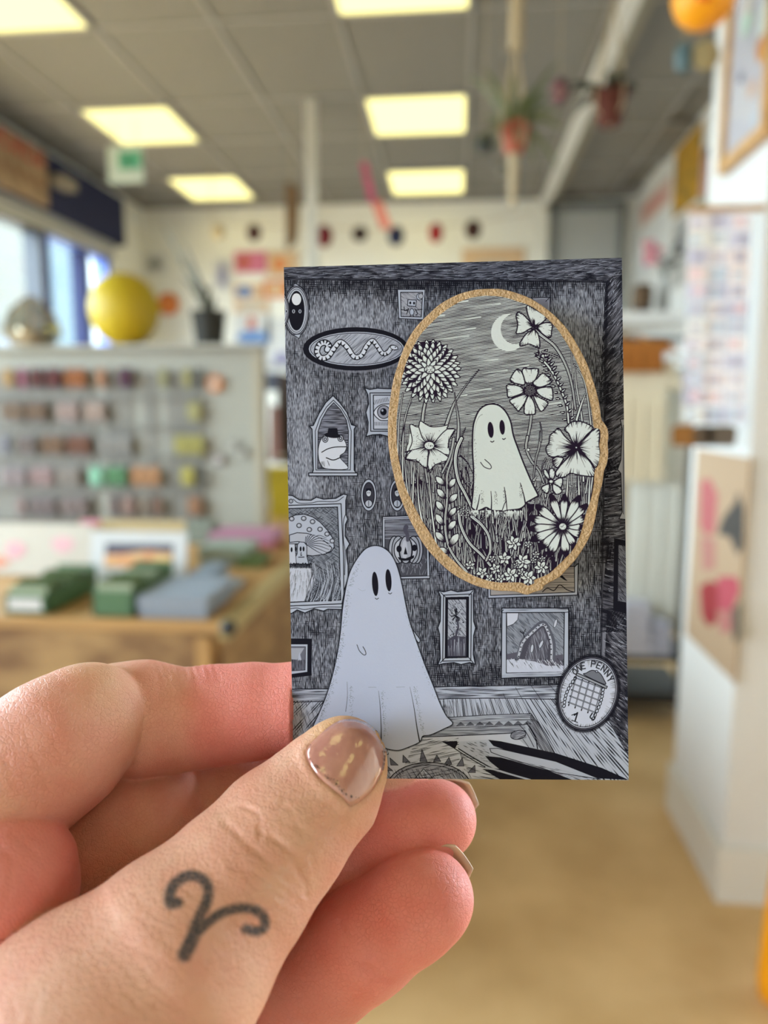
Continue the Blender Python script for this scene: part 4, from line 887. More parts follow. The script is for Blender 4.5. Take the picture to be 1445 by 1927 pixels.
    c.poly(pic, (.22, .25, .32), 1.8); c.hatch(pic, 35, 2.0, .2, noise=.4, L=8, seed=51); c.hatch(pic, -40, 2.6, .02, noise=.4, L=8, seed=52)
    cap = [(90, 515), (180, 475), (290, 465), (400, 500), (500, 570), (600, 680), (670, 790), (680, 890), (640, 950), (560, 980), (420, 1000), (330, 1000), (320, 850), (60, 850), (60, 560)]
    c.poly(cap, PAPER, 1.7)
    c.poly([(100, 735), (200, 705), (320, 712), (480, 755), (600, 850), (650, 900), (630, 945), (540, 985), (400, 1005), (325, 995), (320, 840), (210, 820), (100, 830)], (.40, .44, .55), 1.5)
    for i in range(22):
        a = math.radians(-88 + i * 6.2); r0 = 40; r1 = 330 if i > 8 else 130 + i * 18
        c.line([(300 + r0*math.cos(a), 850 + r0*math.sin(a)*.5), (300 + r1*.6*math.cos(a), 830 + r1*.5*math.sin(a)), (300 + r1*math.cos(a), 850 + r1*.55*math.sin(a) + 20)], 1.5, INK if i % 2 else PAPER, .7)
    for x, y in ((285, 520), (400, 562), (225, 612), (358, 665), (497, 660), (588, 722), (655, 812), (130, 525)): c.ell(x, y, 31, 28, (.28, .3, .38), 1.3); c.ell(x - 3, y - 3, 15, 15, (.48, .52, .64))
    st = [(205, 860), (230, 825), (290, 828), (325, 870), (325, 1010), (350, 1110), (130, 1110), (200, 980)]
    c.poly(st, PAPER, 1.3); c.poly([(60, 850), (170, 850), (190, 1110), (60, 1110)], (.5, .55, .68), 1)
    for x, y in ((245, 915), (283, 915), (128, 925), (182, 915)): c.ell(x, y, 13, 32, INK)
    c.line([(252, 960), (248, 1000), (262, 995)], 1.4, INK); c.line([(218, 1022), (290, 1020)], 1.6, INK)
    c.poly([(60, 1160), (380, 1160), (420, 1350), (350, 1450), (290, 1590), (60, 1600)], (.50, .55, .68), 0)
    for i in range(34): x = 110 + i*8.4; c.line([(x, 1110 + R.uniform(-14, 8)), (x + R.uniform(-14, 14), 1170)], 1.5, INK, .4)
    for i in range(60): x = R.uniform(110, 400); y = R.uniform(1180, 1500); c.line([(x, y), (x - 10 + (x-250)*.1, y + 90)], .8, INK, .2, op=.7)
    for i in range(40):
        x = R.uniform(360, 760); top = R.uniform(1050, 1250); b = R.uniform(-90, -20)
        c.line([(x, top), (x + 25, top + 140), (x - 15, top + 290), (x + b, 1590)], .8, INK if R.random() < .65 else PAPER, 1.4, op=.85)
    # pumpkin picture
    c.F(725, 825, 6.53)
    pf = [(-35, 960), (330, 945), (700, 930), (555, 1390), (548, 1722), (150, 1725), (-35, 1400)]
    c.poly([(-35, 962), (520, 940), (548, 1722), (-35, 1730)], PAPER, 1.8); c.line([(-20, 985), (520, 965)], 1, INK)
    pi = [(-5, 1005), (500, 985), (512, 1690), (-5, 1700)]
    c.poly(pi, (.07, .075, .10), 1.5); c.hatch([(-5, 1005), (500, 985), (500, 1240), (-5, 1240)], -1, 2.2, .3, col=PAPER, noise=.35, L=30, seed=61)
    for i in range(60):
        x = R.uniform(120, 500); y = R.uniform(1480, 1680); c.line([(x, y), (x + R.uniform(-30, 30), y - 60)], .9, PAPER, .3, op=.55)
    for cx, rx in ((110, 70), (390, 70), (160, 80), (345, 80), (250, 75)):
        c.ell(cx, 1370, rx, 168, (.34, .37, .47), 1.8); c.ell(cx - 12, 1370, rx*.45, 120, (.46, .5, .62))
    for k in (-130, -75, 75, 130): c.line([(250 + k*.4, 1215), (250 + k, 1300), (250 + k*1.05, 1420), (250 + k*.6, 1530)], 1.8, INK)
    c.ell(168, 1358, 32, 42, INK); c.ell(358, 1345, 32, 40, INK); c.poly([(248, 1330), (225, 1425), (272, 1425)], INK)
    c.poly([(150, 1455), (200, 1470), (250, 1475), (310, 1450), (355, 1435), (350, 1470), (290, 1500), (225, 1505), (170, 1490)], INK)
    c.line([(275, 1250), (270, 1180), (245, 1130), (255, 1090)], 6, (.08, .08, .12), 9)
    c.line([(200, 1700), (548, 1690)], 1, INK)
    # ---- big ghost
    c.F(520, 900, 4.1)
    g = [(280, 1927), (330, 1810), (380, 1690), (430, 1530), (470, 1350), (495, 1180), (510, 1010), (535, 850), (565, 730), (610, 640), (670, 560), (720, 528), (775, 520), (830, 538), (880, 580), (920, 650), (950, 740), (975, 850), (1000, 980), (1030, 1110), (1085, 1270), (1150, 1450), (1210, 1600), (1260, 1730), (1310, 1830), (1360, 1893), (1290, 1935), (1190, 1980), (1130, 1990), (1105, 2035), (1020, 2075), (940, 2100), (860, 2090), (820, 2075), (700, 2080), (500, 2080), (300, 2000)]
    c.line(g, 5, INK, closed=True, op=.45)
    arm = [(1055, 1175), (1080, 1205), (1108, 1245), (1100, 1268), (1078, 1245)]
    c.poly(arm, PAPER, 1.6, smooth=True)
    c.poly(g, (.47, .53, .70), 1.7, smooth=True)
    for (ex, ey, a, b) in ((762, 815, 24, 94), (865, 787, 23, 86)): c.ell(ex, ey, a, b, INK, rot=-4)
    c.line([(762, 925), (775, 933), (788, 925)], 1.3, INK); c.line([(865, 885), (878, 892), (890, 884)], 1.3, INK)
    c.line([(622, 1285), (640, 1330), (672, 1362), (690, 1358), (685, 1330), (668, 1300)], 1.2, INK, 1.4)
    for p, w in (([(788, 1640), (800, 1750), (808, 1927), (808, 2060)], 1.3), ([(1030, 1610), (1060, 1760), (1085, 1927), (1105, 2030)], 1.5), ([(545, 1570), (548, 1680), (535, 1800)], .5)): c.line(p, .4, INK, w*1.6)
    for k, (p, n) in enumerate((([(555, 1600), (560, 1850)], 60), ([(800, 1640), (825, 1990)], 100), ([(1045, 1600), (1120, 2000)], 130), ([(430, 1540), (320, 1880)], 160), ([(500, 1180), (440, 1520)], 120), ([(540, 860), (505, 1150)], 90), ([(620, 640), (545, 840)], 60), ([(1010, 1000), (1240, 1700)], 50))):
        for i in range(n):
            t = R.random(); x = p[0][0] + (p[1][0]-p[0][0])*t + abs(R.gauss(0, 16)) + 5; y = p[0][1] + (p[1][1]-p[0][1])*t
            if k == 7: x -= 40
            c.line([(x, y), (x + R.uniform(2, 7), y + R.uniform(-1, 3))], .8, INK, .3, op=.6, smooth=False)
    c.line([(710, 1612), (770, 1612)], .6, INK, op=.5); c.line([(925, 1612), (990, 1610)], .6, INK, op=.5); c.line([(630, 850), (660, 868), (688, 862)], .5, INK, op=.35)
    # little dark framed picture, left edge
    c.poly([(60, 1237), (272, 1240), (270, 1520), (60, 1545)], INK, 1); c.poly([(60, 1280), (242, 1280), (240, 1495), (60, 1520)], PAPER, 1); c.poly([(60, 1300), (225, 1300), (222, 1480), (60, 1490)], (.14, .15, .2), 1)
    c.poly([(60, 1310), (215, 1310), (160, 1400), (60, 1390)], (.34, .37, .46)); c.poly([(178, 1340), (195, 1405), (165, 1405)], PAPER); c.hatch([(60, 1400), (222, 1400), (222, 1480), (60, 1490)], 88, 2, .35, noise=.5, L=8, seed=6)
    # tall narrow ornate frame, square frame
    c.F(800, 1080, 3.705)
    tf = [(90, 118), (130, 125), (180, 112), (225, 125), (290, 118), (345, 105), (335, 150), (338, 330), (352, 375), (338, 430), (335, 560), (350, 630), (310, 618), (250, 632), (200, 618), (130, 625), (88, 635), (105, 590), (100, 420), (88, 375), (105, 330), (108, 160)]
    halo(tf, 8); c.poly(tf, PAPER, 2); c.poly([(128, 148), (322, 140), (318, 605), (122, 608)], (.42, .46, .57), 1.8)
    c.line([(108, 130), (140, 160)], 1.5, INK); c.line([(335, 115), (305, 150)], 1.5, INK); c.line([(105, 620), (140, 585)], 1.5, INK); c.line([(335, 620), (305, 585)], 1.5, INK)
    c.poly([(140, 162), (306, 158), (304, 585), (136, 590)], INK); q = [(160, 180), (285, 178), (284, 572), (156, 575)]
    c.poly(q, (.38, .42, .52)); c.hatch(q, 50, 1.9, .15, noise=.5, L=8, seed=71)
    c.poly([(156, 460), (200, 430), (284, 440), (284, 575), (156, 575)], (.06, .06, .09))
    for i in range(20):
        a = R.uniform(0, 6.3); c.line([(215, 290), (215 + 34*math.cos(a), 290 + 46*math.sin(a))], 1.2, INK)
    c.line([(222, 320), (230, 370), (215, 430), (205, 560)], 3.2, (.06, .06, .09), 4)
    for i in range(30): c.ell(R.uniform(165, 278), R.uniform(200, 430), 3.4, 4.5, INK)
    for i in range(26): x = R.uniform(160, 280); c.line([(x, R.uniform(440, 520)), (x + R.uniform(-8, 8), 570)], .9, PAPER, .2, op=.45)
    c.line([(205, 460), (200, 540)], 2, PAPER, .8, op=.6)
    sf = [(535, 238), (1000, 238), (1000, 690), (985, 715), (530, 728)]
    halo(sf, 8); c.poly(sf, PAPER, 2); c.line([(545, 250), (565, 272), (975, 268), (995, 245)], 1.3, INK); c.hatch([(535, 238), (1000, 238), (975, 265), (560, 268)], 0, 2, .1, noise=.5, L=20, seed=4); c.hatch([(535, 700), (985, 690), (985, 715), (530, 728)], 0, 2, .12, noise=.5, L=20, seed=5)
    q = [(566, 270), (970, 268), (965, 680), (566, 690)]
    c.poly(q, (.26, .29, .37), 1.8); c.hatch(q, 45, 1.9, .14, noise=.4, L=8, seed=72)
    c.poly([(568, 272), (652, 272), (645, 320), (615, 350), (570, 368)], (.55, .6, .74), 1)
    c.poly([(568, 560), (640, 545), (720, 600), (960, 560), (965, 680), (568, 690)], (.10, .10, .14))
    c.poly([(568, 600), (640, 590), (760, 610), (850, 640), (965, 640), (965, 682), (568, 688)], (.5, .55, .7))
    ar = [(640, 590), (665, 520), (680, 470), (740, 400), (820, 340), (865, 400), (895, 490), (890, 600)]
    c.poly(ar, (.07, .07, .1)); c.line(ar, 8, (.10, .11, .15)); c.line([(650, 575), (680, 480), (750, 405), (820, 352), (855, 400), (880, 490), (880, 600)], 4, (.46, .5, .62))
    P = crom(np.array([(650, 575), (680, 480), (750, 405), (820, 352), (855, 400), (880, 490), (880, 600)], float))
    for p in P[::2]: c.ell(p[0] + R.uniform(-6, 6), p[1], 6, 4, INK)
    c.hatch([(690, 600), (740, 440), (820, 370), (860, 480), (850, 610)], 80, 2, .2, col=PAPER, noise=.3, L=10, seed=7)
    for x, y, a in ((745, 520, 8), (808, 490, 25), (908, 345, 15)): c.ell(x, y, 10, 30, (.52, .57, .7), .7, rot=a)
    c.line([(690, 440), (680, 400)], 2, INK, 1); c.line([(686, 415), (700, 385)], 1.2, INK); c.line([(686, 420), (662, 400)], 1.2, INK)
    for i in range(90):
        x = R.uniform(572, 955); y = R.uniform(590, 650); c.line([(x, y), (x + 14, y + 22)], 1.1, INK if R.random() < .35 else (.6, .65, .8), .3, op=.9)
    # landscape under the badge, top right pictures
    c.F(935, 825, 6.53)
    lf = [(-110, 1760), (995, 1540), (990, 1915), (-110, 1960)]
    c.poly([(-110, 1700), (820, 1700), (1000, 1535), (990, 1925), (-110, 1965)], PAPER, 1.8)
    c.poly([(-80, 1700), (950, 1570), (955, 1890), (-80, 1930)], (.38, .36, .36), 1.5); c.hatch([(400, 1570), (950, 1570), (955, 1880), (400, 1900)], 0, 2.4, .15, noise=.3, L=30, seed=81)
    c.poly([(800, 1680), (870, 1755), (830, 1740), (770, 1700)], INK); c.line([(560, 1885), (620, 1840), (700, 1870), (770, 1800), (860, 1860), (950, 1890)], 1.6, INK)
    c.F(935, 535, 6.53)
    c.poly([(420, 160), (655, 160), (655, 420)], (.20, .21, .28), 1.5); c.line([(430, 190), (620, 190), (620, 400)], 1.2, PAPER, op=.6); c.line([(655, 155), (600, 210)], 1.2, INK)
    c.line([(835, 30), (838, 330)], 1.2, PAPER, op=.5)
    # dark frames on the side wall
    c.F(1090, 480, 2.75)
    c.poly([(180, 1465), (260, 1480), (260, 1860), (175, 1840)], INK); c.poly([(203, 1500), (260, 1510), (260, 1800), (200, 1790)], (.16, .17, .22)); c.hatch([(203, 1500), (260, 1510), (260, 1800), (200, 1790)], 50, 2.3, .35, noise=.5, L=7, seed=9)
    c.poly([(212, 850), (260, 845), (260, 1370), (205, 1365), (222, 1330), (215, 1130), (198, 1110), (215, 1060), (222, 900)], (.36, .39, .49), 1.6)
    c.line([(228, 880), (228, 1340)], 1.2, INK); c.line([(226, 420), (215, 480), (222, 540), (235, 580)], 1.6, INK); c.poly([(230, 440), (245, 440), (245, 570), (225, 530)], (.4, .43, .53))
    # ---- coin
    c.F(800, 1080, 3.705)
    co = lambda r, n=40: [(1135 + (206*r)*math.cos(t)*math.cos(.32) - (262*r)*math.sin(t)*math.sin(.32), 833 + (206*r)*math.cos(t)*math.sin(.32) + (262*r)*math.sin(t)*math.cos(.32)) for t in [i/n*6.2832 for i in range(n)]]
    c.line(co(1.02), 6, INK, closed=True, op=.8)
    for i in range(150):
        q = np.array(co(1.0, 150)[i]) - np.array((1135, 833)); c.line([np.array((1135, 833)) + q*1.02, np.array((1135, 833)) + q*R.uniform(1.08, 1.16)], 1.5, INK, .3, smooth=False)
    c.poly(co(1.0), (.09, .09, .13), 2); c.poly(co(.955), (.42, .46, .58), 1.4); c.poly(co(.91), (.53, .58, .72), 1.2)
    for i in range(220):
        t = R.uniform(0, 6.2832); r0 = .91; r1 = R.uniform(.72, .86) if math.sin(t) < .5 else R.uniform(.82, .88)
        p = co(1.0, 360)[int(t/6.2832*360) % 360]; ctr = np.array((1135, 833)); d = np.array(p) - ctr
        c.line([ctr + d*r0, ctr + d*r1], 1.0, INK, .2, op=.75, smooth=False)
    # portcullis: grid of bars, chains at both sides, crown bar on top
    def gp(u, v): return np.array((1050 + 178*u - 45*v, 725 + 68*u + 172*v))
    for i in range(5):
        u = i / 4; c.line([gp(u, -.03), gp(u, 1.12)], 2.6, INK, 2.2); c.line([gp(u, 0), gp(u, 1.05)], 1.0, PAPER, op=.8)
        v = i / 4; c.line([gp(-.04, v), gp(1.04, v)], 2.4, INK); c.line([gp(0, v), gp(1, v)], .9, PAPER, op=.8)
    for s_ in (0, 1):
        P0 = gp(-.02, .02) if s_ == 0 else gp(1.08, .05); P1 = np.array((968, 920)) if s_ == 0 else np.array((1170, 1010))
        for i in range(9):
            t = i / 8; p = P0*(1-t) + P1*t + np.array((-18, 0) if s_ == 0 else (14, -4)) * math.sin(t*3.14)
            c.ell(p[0], p[1], 9, 13, None, 1.5, rot=20)
    c.poly([(1060, 690), (1270, 785), (1262, 800), (1050, 706)], (.3, .33, .4), 1.6)
    c.poly([(1110, 705), (1125, 690), (1165, 672), (1215, 690), (1245, 735), (1250, 770)], (.16, .17, .22), 1.4, smooth=True); c.ell(1195, 680, 8, 8, PAPER, 1.2)
    # lettering ONE PENNY round the rim, and the numeral
    glyph = {'P': [[(0, 1), (0, 0), (.7, .05), (.7, .45), (0, .5)]], 'E': [[(.7, 0), (0, 0), (0, 1), (.7, 1)], [(0, .5), (.55, .5)]], 'N': [[(0, 1), (0, 0), (.75, 1), (.75, 0)]],
             'Y': [[(0, 0), (.38, .5), (.75, 0)], [(.38, .5), (.38, 1)]], 'O': [[(.38, 0), (.75, .3), (.75, .7), (.38, 1), (0, .7), (0, .3), (.38, 0)]]}
    for ch, deg in (('O', -128), ('N', -117), ('E', -106), ('P', -82), ('E', -68), ('N', -54), ('N', -40), ('Y', -26)):
        t = math.radians(deg - 18); p = np.array(co(1.0, 360)[int((t % 6.2832)/6.2832*360) % 360]); ctr = np.array((1135, 833.)); d = p - ctr
        n = d / np.hypot(*d); tx = np.array((-n[1], n[0])); o = ctr + d*.88
        for st_ in glyph[ch]: c.line([o + tx*(x-.38)*34 - n*y*42 for x, y in st_], 2.2, INK, smooth=False, op=.95)
    c.line([(1040, 985), (1062, 968), (1045, 1025)], 2.6, INK, smooth=False); c.line([(1022, 1020), (1062, 1036)], 1.6, INK); c.line([(1022, 985), (1045, 975)], 1.6, INK)
    c.line([(1165, 970), (1150, 1000), (1175, 1015), (1185, 1000)], 2.2, INK)

INKP = (.014, .007, .022)
WH = (.62, .69, .71)

def draw_badge(c):
    """the drawing printed on the oval wooden badge; c.clip is the printed area"""
    global INK
    keep, INK = INK, INKP
    R = random.Random(11)
    A, B, C_, D = (725, 535, 6.53), (935, 535, 6.53), (725, 825, 6.53), (935, 825, 6.53)
    c.F()
    c.hatch(rect(725, 535, 1150, 780), -7, 2.75, .58, noise=.2, L=26, seed=1, bend=.22)
    c.hatch(rect(725, 780, 1150, 1130), -4, 2.75, .60, noise=.18, L=24, seed=2, bend=.2)
    for x, y, l in ((800, 598, 60), (850, 570, 50), (880, 600, 40), (840, 637, 70), (900, 680, 60), (950, 655, 60), (930, 700, 40), (860, 745, 30), (900, 735, 40), (970, 690, 40), (870, 620, 40), (905, 575, 60), (1040, 760, 25), (900, 780, 30)):
        c.line([(x - l*.6, y + l*.07), (x, y), (x + l*.6, y - l*.07)], .3, WH, 3.0, op=.75)
    # moon
    c.ell(957, 626, 33, 35, WH); 
    c.ell(970, 619, 28, 29, WH); t = [(970 + 28*math.cos(k/20*6.283), 619 + 29*math.sin(k/20*6.283)) for k in range(20)]
    c.poly(t, WH); c.hatch(t, -7, 2.6, .62, noise=.3, L=20, seed=5)
    def stem(pts, w=5, w1=None, tone=True):
        c.line(pts, w + 2.0, INK, (w if w1 is None else w1) + 1.6); c.line(pts, w*.62, WH, (w if w1 is None else w1)*.5)
        if tone: c.line([(p[0] + w*.3, p[1]) for p in pts], .8, INK)
    # --- grass and blades in the lower half, back to front
    c.F()
    low = [(738, 860), (790, 880), (885, 900), (1010, 900), (1060, 880), (1135, 880), (1120, 1000), (1000, 1130), (850, 1100), (760, 960)]
    c.poly([(738, 900), (780, 900), (890, 930), (1010, 950), (1125, 930), (1120, 1000), (1000, 1130), (850, 1100), (760, 980)], INKP)
    for i in range(640):
        x = R.uniform(742, 1125); y = R.uniform(900, 1110); h = R.uniform(40, 110) if x < 880 or x > 1090 else R.uniform(22, 60)
        lean = R.uniform(-16, 16) + (x - 930) * .06; w = R.uniform(1.6, 4.2)
        if 885 < x < 1015 and y - h < 905: h = max(10, y - 915)
        p = [(x, y), (x + lean*.25, y - h*.4), (x + lean*.6, y - h*.75), (x + lean, y - h)]
        c.line(p, w + 2.6, INK, 1.2); c.line(p, w*.75, WH, .3)
        if w > 2.6: c.line(p, .8, INK, .3)
    # long reeds on the left and right edges
    for p, w in (([(750, 1000), (748, 900), (750, 800), (758, 740)], 5), ([(764, 1000), (758, 900), (760, 800), (775, 745)], 5), ([(790, 1050), (768, 930), (760, 860)], 5), ([(776, 980), (778, 900), (782, 860)], 5), ([(812, 1050), (790, 960), (785, 890)], 7), ([(826, 1060), (812, 960), (806, 880)], 6),
                 ([(1122, 900), (1112, 800), (1100, 720), (1080, 685)], 4), ([(1098, 905), (1096, 800), (1085, 730), (1082, 690)], 5), ([(1076, 800), (1078, 740), (1075, 660)], 3.4), ([(1085, 790), (1094, 760), (1102, 740)], 6), ([(1110, 940), (1118, 860), (1110, 800)], 4),
                 ([(1066, 940), (1070, 880)], 5), ([(1090, 940), (1088, 890)], 6), ([(1108, 950), (1110, 890)], 6)):
        stem(p, w, 1.2)
    # dahlia stem and long leaves
    c.F(*A)
    stem([(455, 1700), (470, 1560), (495, 1430)], 6, 6); stem([(740, 1760), (800, 1580), (870, 1420), (1000, 1230), (1150, 1050)], 6.5, .8)
    stem([(890, 1927), (900, 1750), (890, 1600), (870, 1480), (850, 1330)], 6, 1); stem([(900, 2100), (930, 1900), (985, 1765)], 4, .6)
    c.line([(195, 1927), (240, 1700), (290, 1520), (330, 1440)], 2.2, INK, .8)
    # dahlia
    cx, cy = 545, 1045
    c.ell(cx - 10, cy, 340, 352, INKP)
    for ring, (r, n, ln, w) in enumerate(((345, 26, 78, 34), (300, 24, 80, 36), (250, 21, 84, 38), (200, 17, 92, 40), (145, 13, 100, 44), (82, 9, 120, 42))):
        for i in range(n):
            a = 2*math.pi*(i + .5*(ring % 2) + R.uniform(-.12, .12)) / n
            ca, sa = math.cos(a), math.sin(a); rr = r + R.uniform(-8, 8); k = .93 if sa < 0 else 1.06
            def P(u, v): return (cx + (rr + u)*ca*.98 - v*sa, cy + ((rr + u)*sa*k + v*ca))
            pt = [P(-ln*.55, 0), P(-ln*.2, w*.55), P(ln*.2, w*.45), P(ln*.55, 0), P(ln*.2, -w*.45), P(-ln*.2, -w*.55)]
            c.poly(pt, INKP, 3.6, smooth=True); c.poly([(cx_ + (x_-cx_)*.97, cy_ + (y_-cy_)*.97) for cx_, cy_ in [np.mean(pt, 0)] for x_, y_ in pt], WH, 0, smooth=True)
            for v in (-.28, 0, .28): c.line([P(-ln*.5, v*w), P(-ln*(.05 + R.uniform(0, .15)), v*w*1.3)], 1.5, INK, .4)
    c.ell(cx, cy + 5, 70, 55, INKP); c.ell(cx, cy + 2, 62, 47, WH, 1.2)
    for i in range(26): c.ell(cx + R.uniform(-48, 48), cy + R.uniform(-34, 36), 6, 5, INKP)
    def flower(ctr, petals, r0, fill=WH, n=16, rim=True, core=True, lw=1.5, reach=.5):
        for pt in petals:
            c.poly(pt, fill, lw*1.6, smooth=True)
        for pt in petals:
            P = crom(np.vstack([np.array(pt, float), pt[:1]]), True, 8)
            cc = P.mean(0); d0 = np.array(ctr, float)
            far = P[np.hypot(*(P - d0).T) > .62*np.hypot(*(P - d0).T).max()]
            for i in range(n):
                q = far[R.randrange(len(far))]; v = (q - d0); s0 = r0/np.hypot(*v)
                c.line([d0 + v*s0, d0 + v*R.uniform(.3, reach)], 1.7, INK, .3)
                if rim: c.line([d0 + v*.97, d0 + v*R.uniform(.78, .90)], 1.3, INK, .4)
            for i in range(4): q = far[R.randrange(len(far))]; q = d0 + (q-d0)*R.uniform(.5, .85); c.ell(q[0], q[1], 3.5, 3.5, INK)
    # four-lobed flower on the left
    c.F(*A)
    ctr = (540, 2010)
    pet = [(300, 1740), (320, 1720), (380, 1750), (410, 1745), (430, 1680), (500, 1720), (570, 1750), (680, 1745), (770, 1730), (760, 1775), (850, 1780), (840, 1830), (790, 1900), (765, 2010), (790, 2100), (700, 2130), (790, 2140), (710, 2200), (620, 2210), (560, 2300), (545, 2320), (520, 2270), (480, 2250), (440, 2200), (330, 2170), (250, 2150), (265, 2080), (300, 2020), (330, 1930), (310, 1800)]
    c.poly(pet, WH, 2, smooth=True)
    c.F(*C_)
    pet2 = [(310, 0), (265, 90), (250, 170), (320, 150), (260, 215), (255, 250), (300, 262), (370, 265), (420, 300), (460, 345), (505, 360), (525, 340), (540, 400), (580, 360), (610, 325), (700, 290), (770, 270), (790, 240), (730, 195), (785, 205), (795, 170), (770, 60), (775, -20)]
    c.poly(pet2, WH, 1.9)
    c.poly([(300, -60), (780, -60), (770, 60), (285, 60)], WH)
    c.F(*A); c.line([(310, 1800), (330, 1930), (290, 2040)], 1.8, INK); c.line([(845, 1800), (790, 1900), (768, 2010)], 1.8, INK)
    for p in ([(410, 1750), (450, 1870), (510, 1960)], [(765, 1775), (700, 1830), (640, 1900), (590, 1960)]): c.line(p, 1.9, INK)
    c.F(*C_)
    c.line([(540, 130), (525, 230), (515, 360)], 3.4, INK, 2.4); c.line([(260, 160), (380, 130), (440, 110)], 1.7, INK); c.line([(790, 235), (720, 190), (640, 140)], 1.7, INK)
    for i in range(46):
        a = i/46*6.283 + R.uniform(-.05, .05); r = R.uniform(110, 210); c.line([(540 + 50*math.cos(a), 85 + 45*math.sin(a)), (540 + r*math.cos(a), 85 + r*.8*math.sin(a))], 1.9, INK, .3)
    for i in range(30): a = R.uniform(0, 6.28); r = R.uniform(150, 260); c.ell(540 + r*math.cos(a)*.95, 85 + r*.8*math.sin(a), 4, 4, INK)
    c.ell(540, 90, 66, 54, INKP); c.ell(540, 88, 57, 44, WH)
    for i in range(12): c.ell(540 + R.uniform(-38, 38), 88 + R.uniform(-26, 26), 5, 4, INKP)
    for i in range(24):
        t = i/24; q = np.array(pet2[4 + int(t*13)], float) + R.uniform(-12, 12); v = np.array((540., 85.)) - q
        c.line([q, q + v*R.uniform(.05, .14)], 1.2, INK, .3)
    # wheat-like leaf stalk
    stem([(1000, 1640), (880, 1500), (790, 1350), (745, 1180), (735, 1000), (755, 800), (762, 600), (760, 450), (820, 250), (860, 60)], 5.5, 5)
    for pts in (((620, 470), (740, 580)), ((635, 620), (745, 740)), ((625, 770), (725, 900)), ((620, 930), (720, 1070)), ((615, 1150), (740, 1270)), ((665, 1345), (790, 1410)), ((860, 490), (775, 620)), ((885, 680), (775, 800)), ((870, 850), (775, 970)), ((865, 1010), (765, 1140)), ((900, 1170), (790, 1330))):
        (x0, y0), (x1, y1) = pts; d = np.array((x1-x0, y1-y0), float); n = np.array((-d[1], d[0])) * .23; o = np.array((x0, y0), float)
        lf = [o, o + d*.3 + n, o + d*.7 + n*.9, o + d, o + d*.7 - n*.7, o + d*.3 - n*.9]
        c.poly(lf, WH, 2, smooth=True)
        for k in range(7): c.line([o + d*.98 + n*(k-3)*.1, o + d*R.uniform(.45, .6) + n*(k-3)*.28], 1.5, INK, .3)
    # big reeds in the middle left
    stem([(935, 0), (880, 130), (860, 300), (900, 520), (980, 680), (1060, 850), (1100, 980)], 8, 7); stem([(840, 0), (820, 120), (780, 260), (700, 420)], 5, 5)
    stem([(900, 900), (930, 1080), (1030, 1280), (1180, 1430), (1290, 1560)], 7, 7); stem([(1060, 960), (1180, 1060), (1270, 1200), (1290, 1380), (1240, 1500)], 7, 6)
    for i in range(30):
        x = 900 + R.uniform(0, 120); y = 830 + R.uniform(0, 120); c.ell(x, y, 13, 11, WH, 1.2)
    for p in ([(920, 210), (1010, 300), (1080, 440)], [(930, 400), (960, 520), (1040, 620)], [(990, 360), (1020, 450), (1040, 560)]): c.line(p, 3.4, INK, 1.2)
    # --- small ghost
    c.F(850, 470, 4.1)
    g = [(165, 1850), (168, 1700), (160, 1550), (162, 1400), (175, 1320), (210, 1240), (260, 1200), (315, 1190), (370, 1205), (420, 1255), (455, 1330), (475, 1430), (510, 1530), (560, 1660), (620, 1800), (665, 1890)]
    H = [(850 + x/4.1, 470 + y/4.1) for x, y in g]
    H += [(935 + x/6.53, 825 + y/6.53) for x, y in ((500, 710), (420, 755), (360, 790), (340, 825), (280, 865), (180, 880), (60, 890), (-60, 885), (-130, 850), (-190, 875), (-250, 890), (-310, 850), (-310, 800))]
    c.F(); c.poly(H, (.59, .665, .675), 2.9, smooth=True)
    c.F(850, 470, 4.1)
    c.ell(300, 1390, 23, 62, INKP, rot=-5); c.ell(389, 1370, 21, 57, INKP, rot=-4)
    c.line([(300, 1478), (312, 1484), (325, 1476)], 1.8, INK); c.line([(392, 1458), (402, 1463), (414, 1455)], 1.8, INK)
    c.line([(222, 1640), (250, 1675), (290, 1690), (305, 1680), (295, 1655), (255, 1618)], 1.6, INK)
    c.F(*D)
    for p in ([(120, 880), (110, 740), (90, 600)], [(350, 800), (330, 700), (305, 610)]): c.line(p, 2.6, INK, 1.4)
    c.line([(300, 590), (285, 545)], 2.4, INK, 1)
    c.F(*C_)
    for p in ([(1300, 900), (1305, 780), (1298, 650)], [(1120, 880), (1145, 780), (1160, 690)]): c.line(p, 2.6, INK, 1.2)
    for ox, oy, dy in ((1165, 700, 170), (1330, 700, 180), (1440, 700, 170), (1640, 640, 150)):
        for i in range(46): c.ell(ox + R.uniform(8, 46), oy + R.uniform(0, dy) - 60, 3, 3, INK)
    for i in range(60): y = R.uniform(0, 800); c.ell(1095 + abs(R.gauss(0, 14)), y, 3.2, 3.2, INK)
    c.F(*A)
    for i in range(26): t = i/26; c.ell(1090 + 110*t*t, 1927 - 330*math.sin(t*1.5), 3.4, 3.4, INK)
    c.F(*D)
    for i in range(70): x = R.uniform(-320, 340); c.line([(x, 885 + R.uniform(0, 20)), (x + R.uniform(-16, 16), 930 + R.uniform(0, 60))], 2.0, WH, .3)
    for i in range(40): c.ell(R.uniform(-330, 150), R.uniform(900, 1010), 8, 7, WH, 1)
    c.poly([(60, 900), (90, 810), (115, 765), (118, 830), (125, 880)], WH, 1.6)
    # --- upper right flower and its stem
    c.F(*B)
    stem([(465, 560), (560, 640), (700, 750), (800, 900), (880, 1080), (930, 1280), (965, 1530)], 6, 4.5)
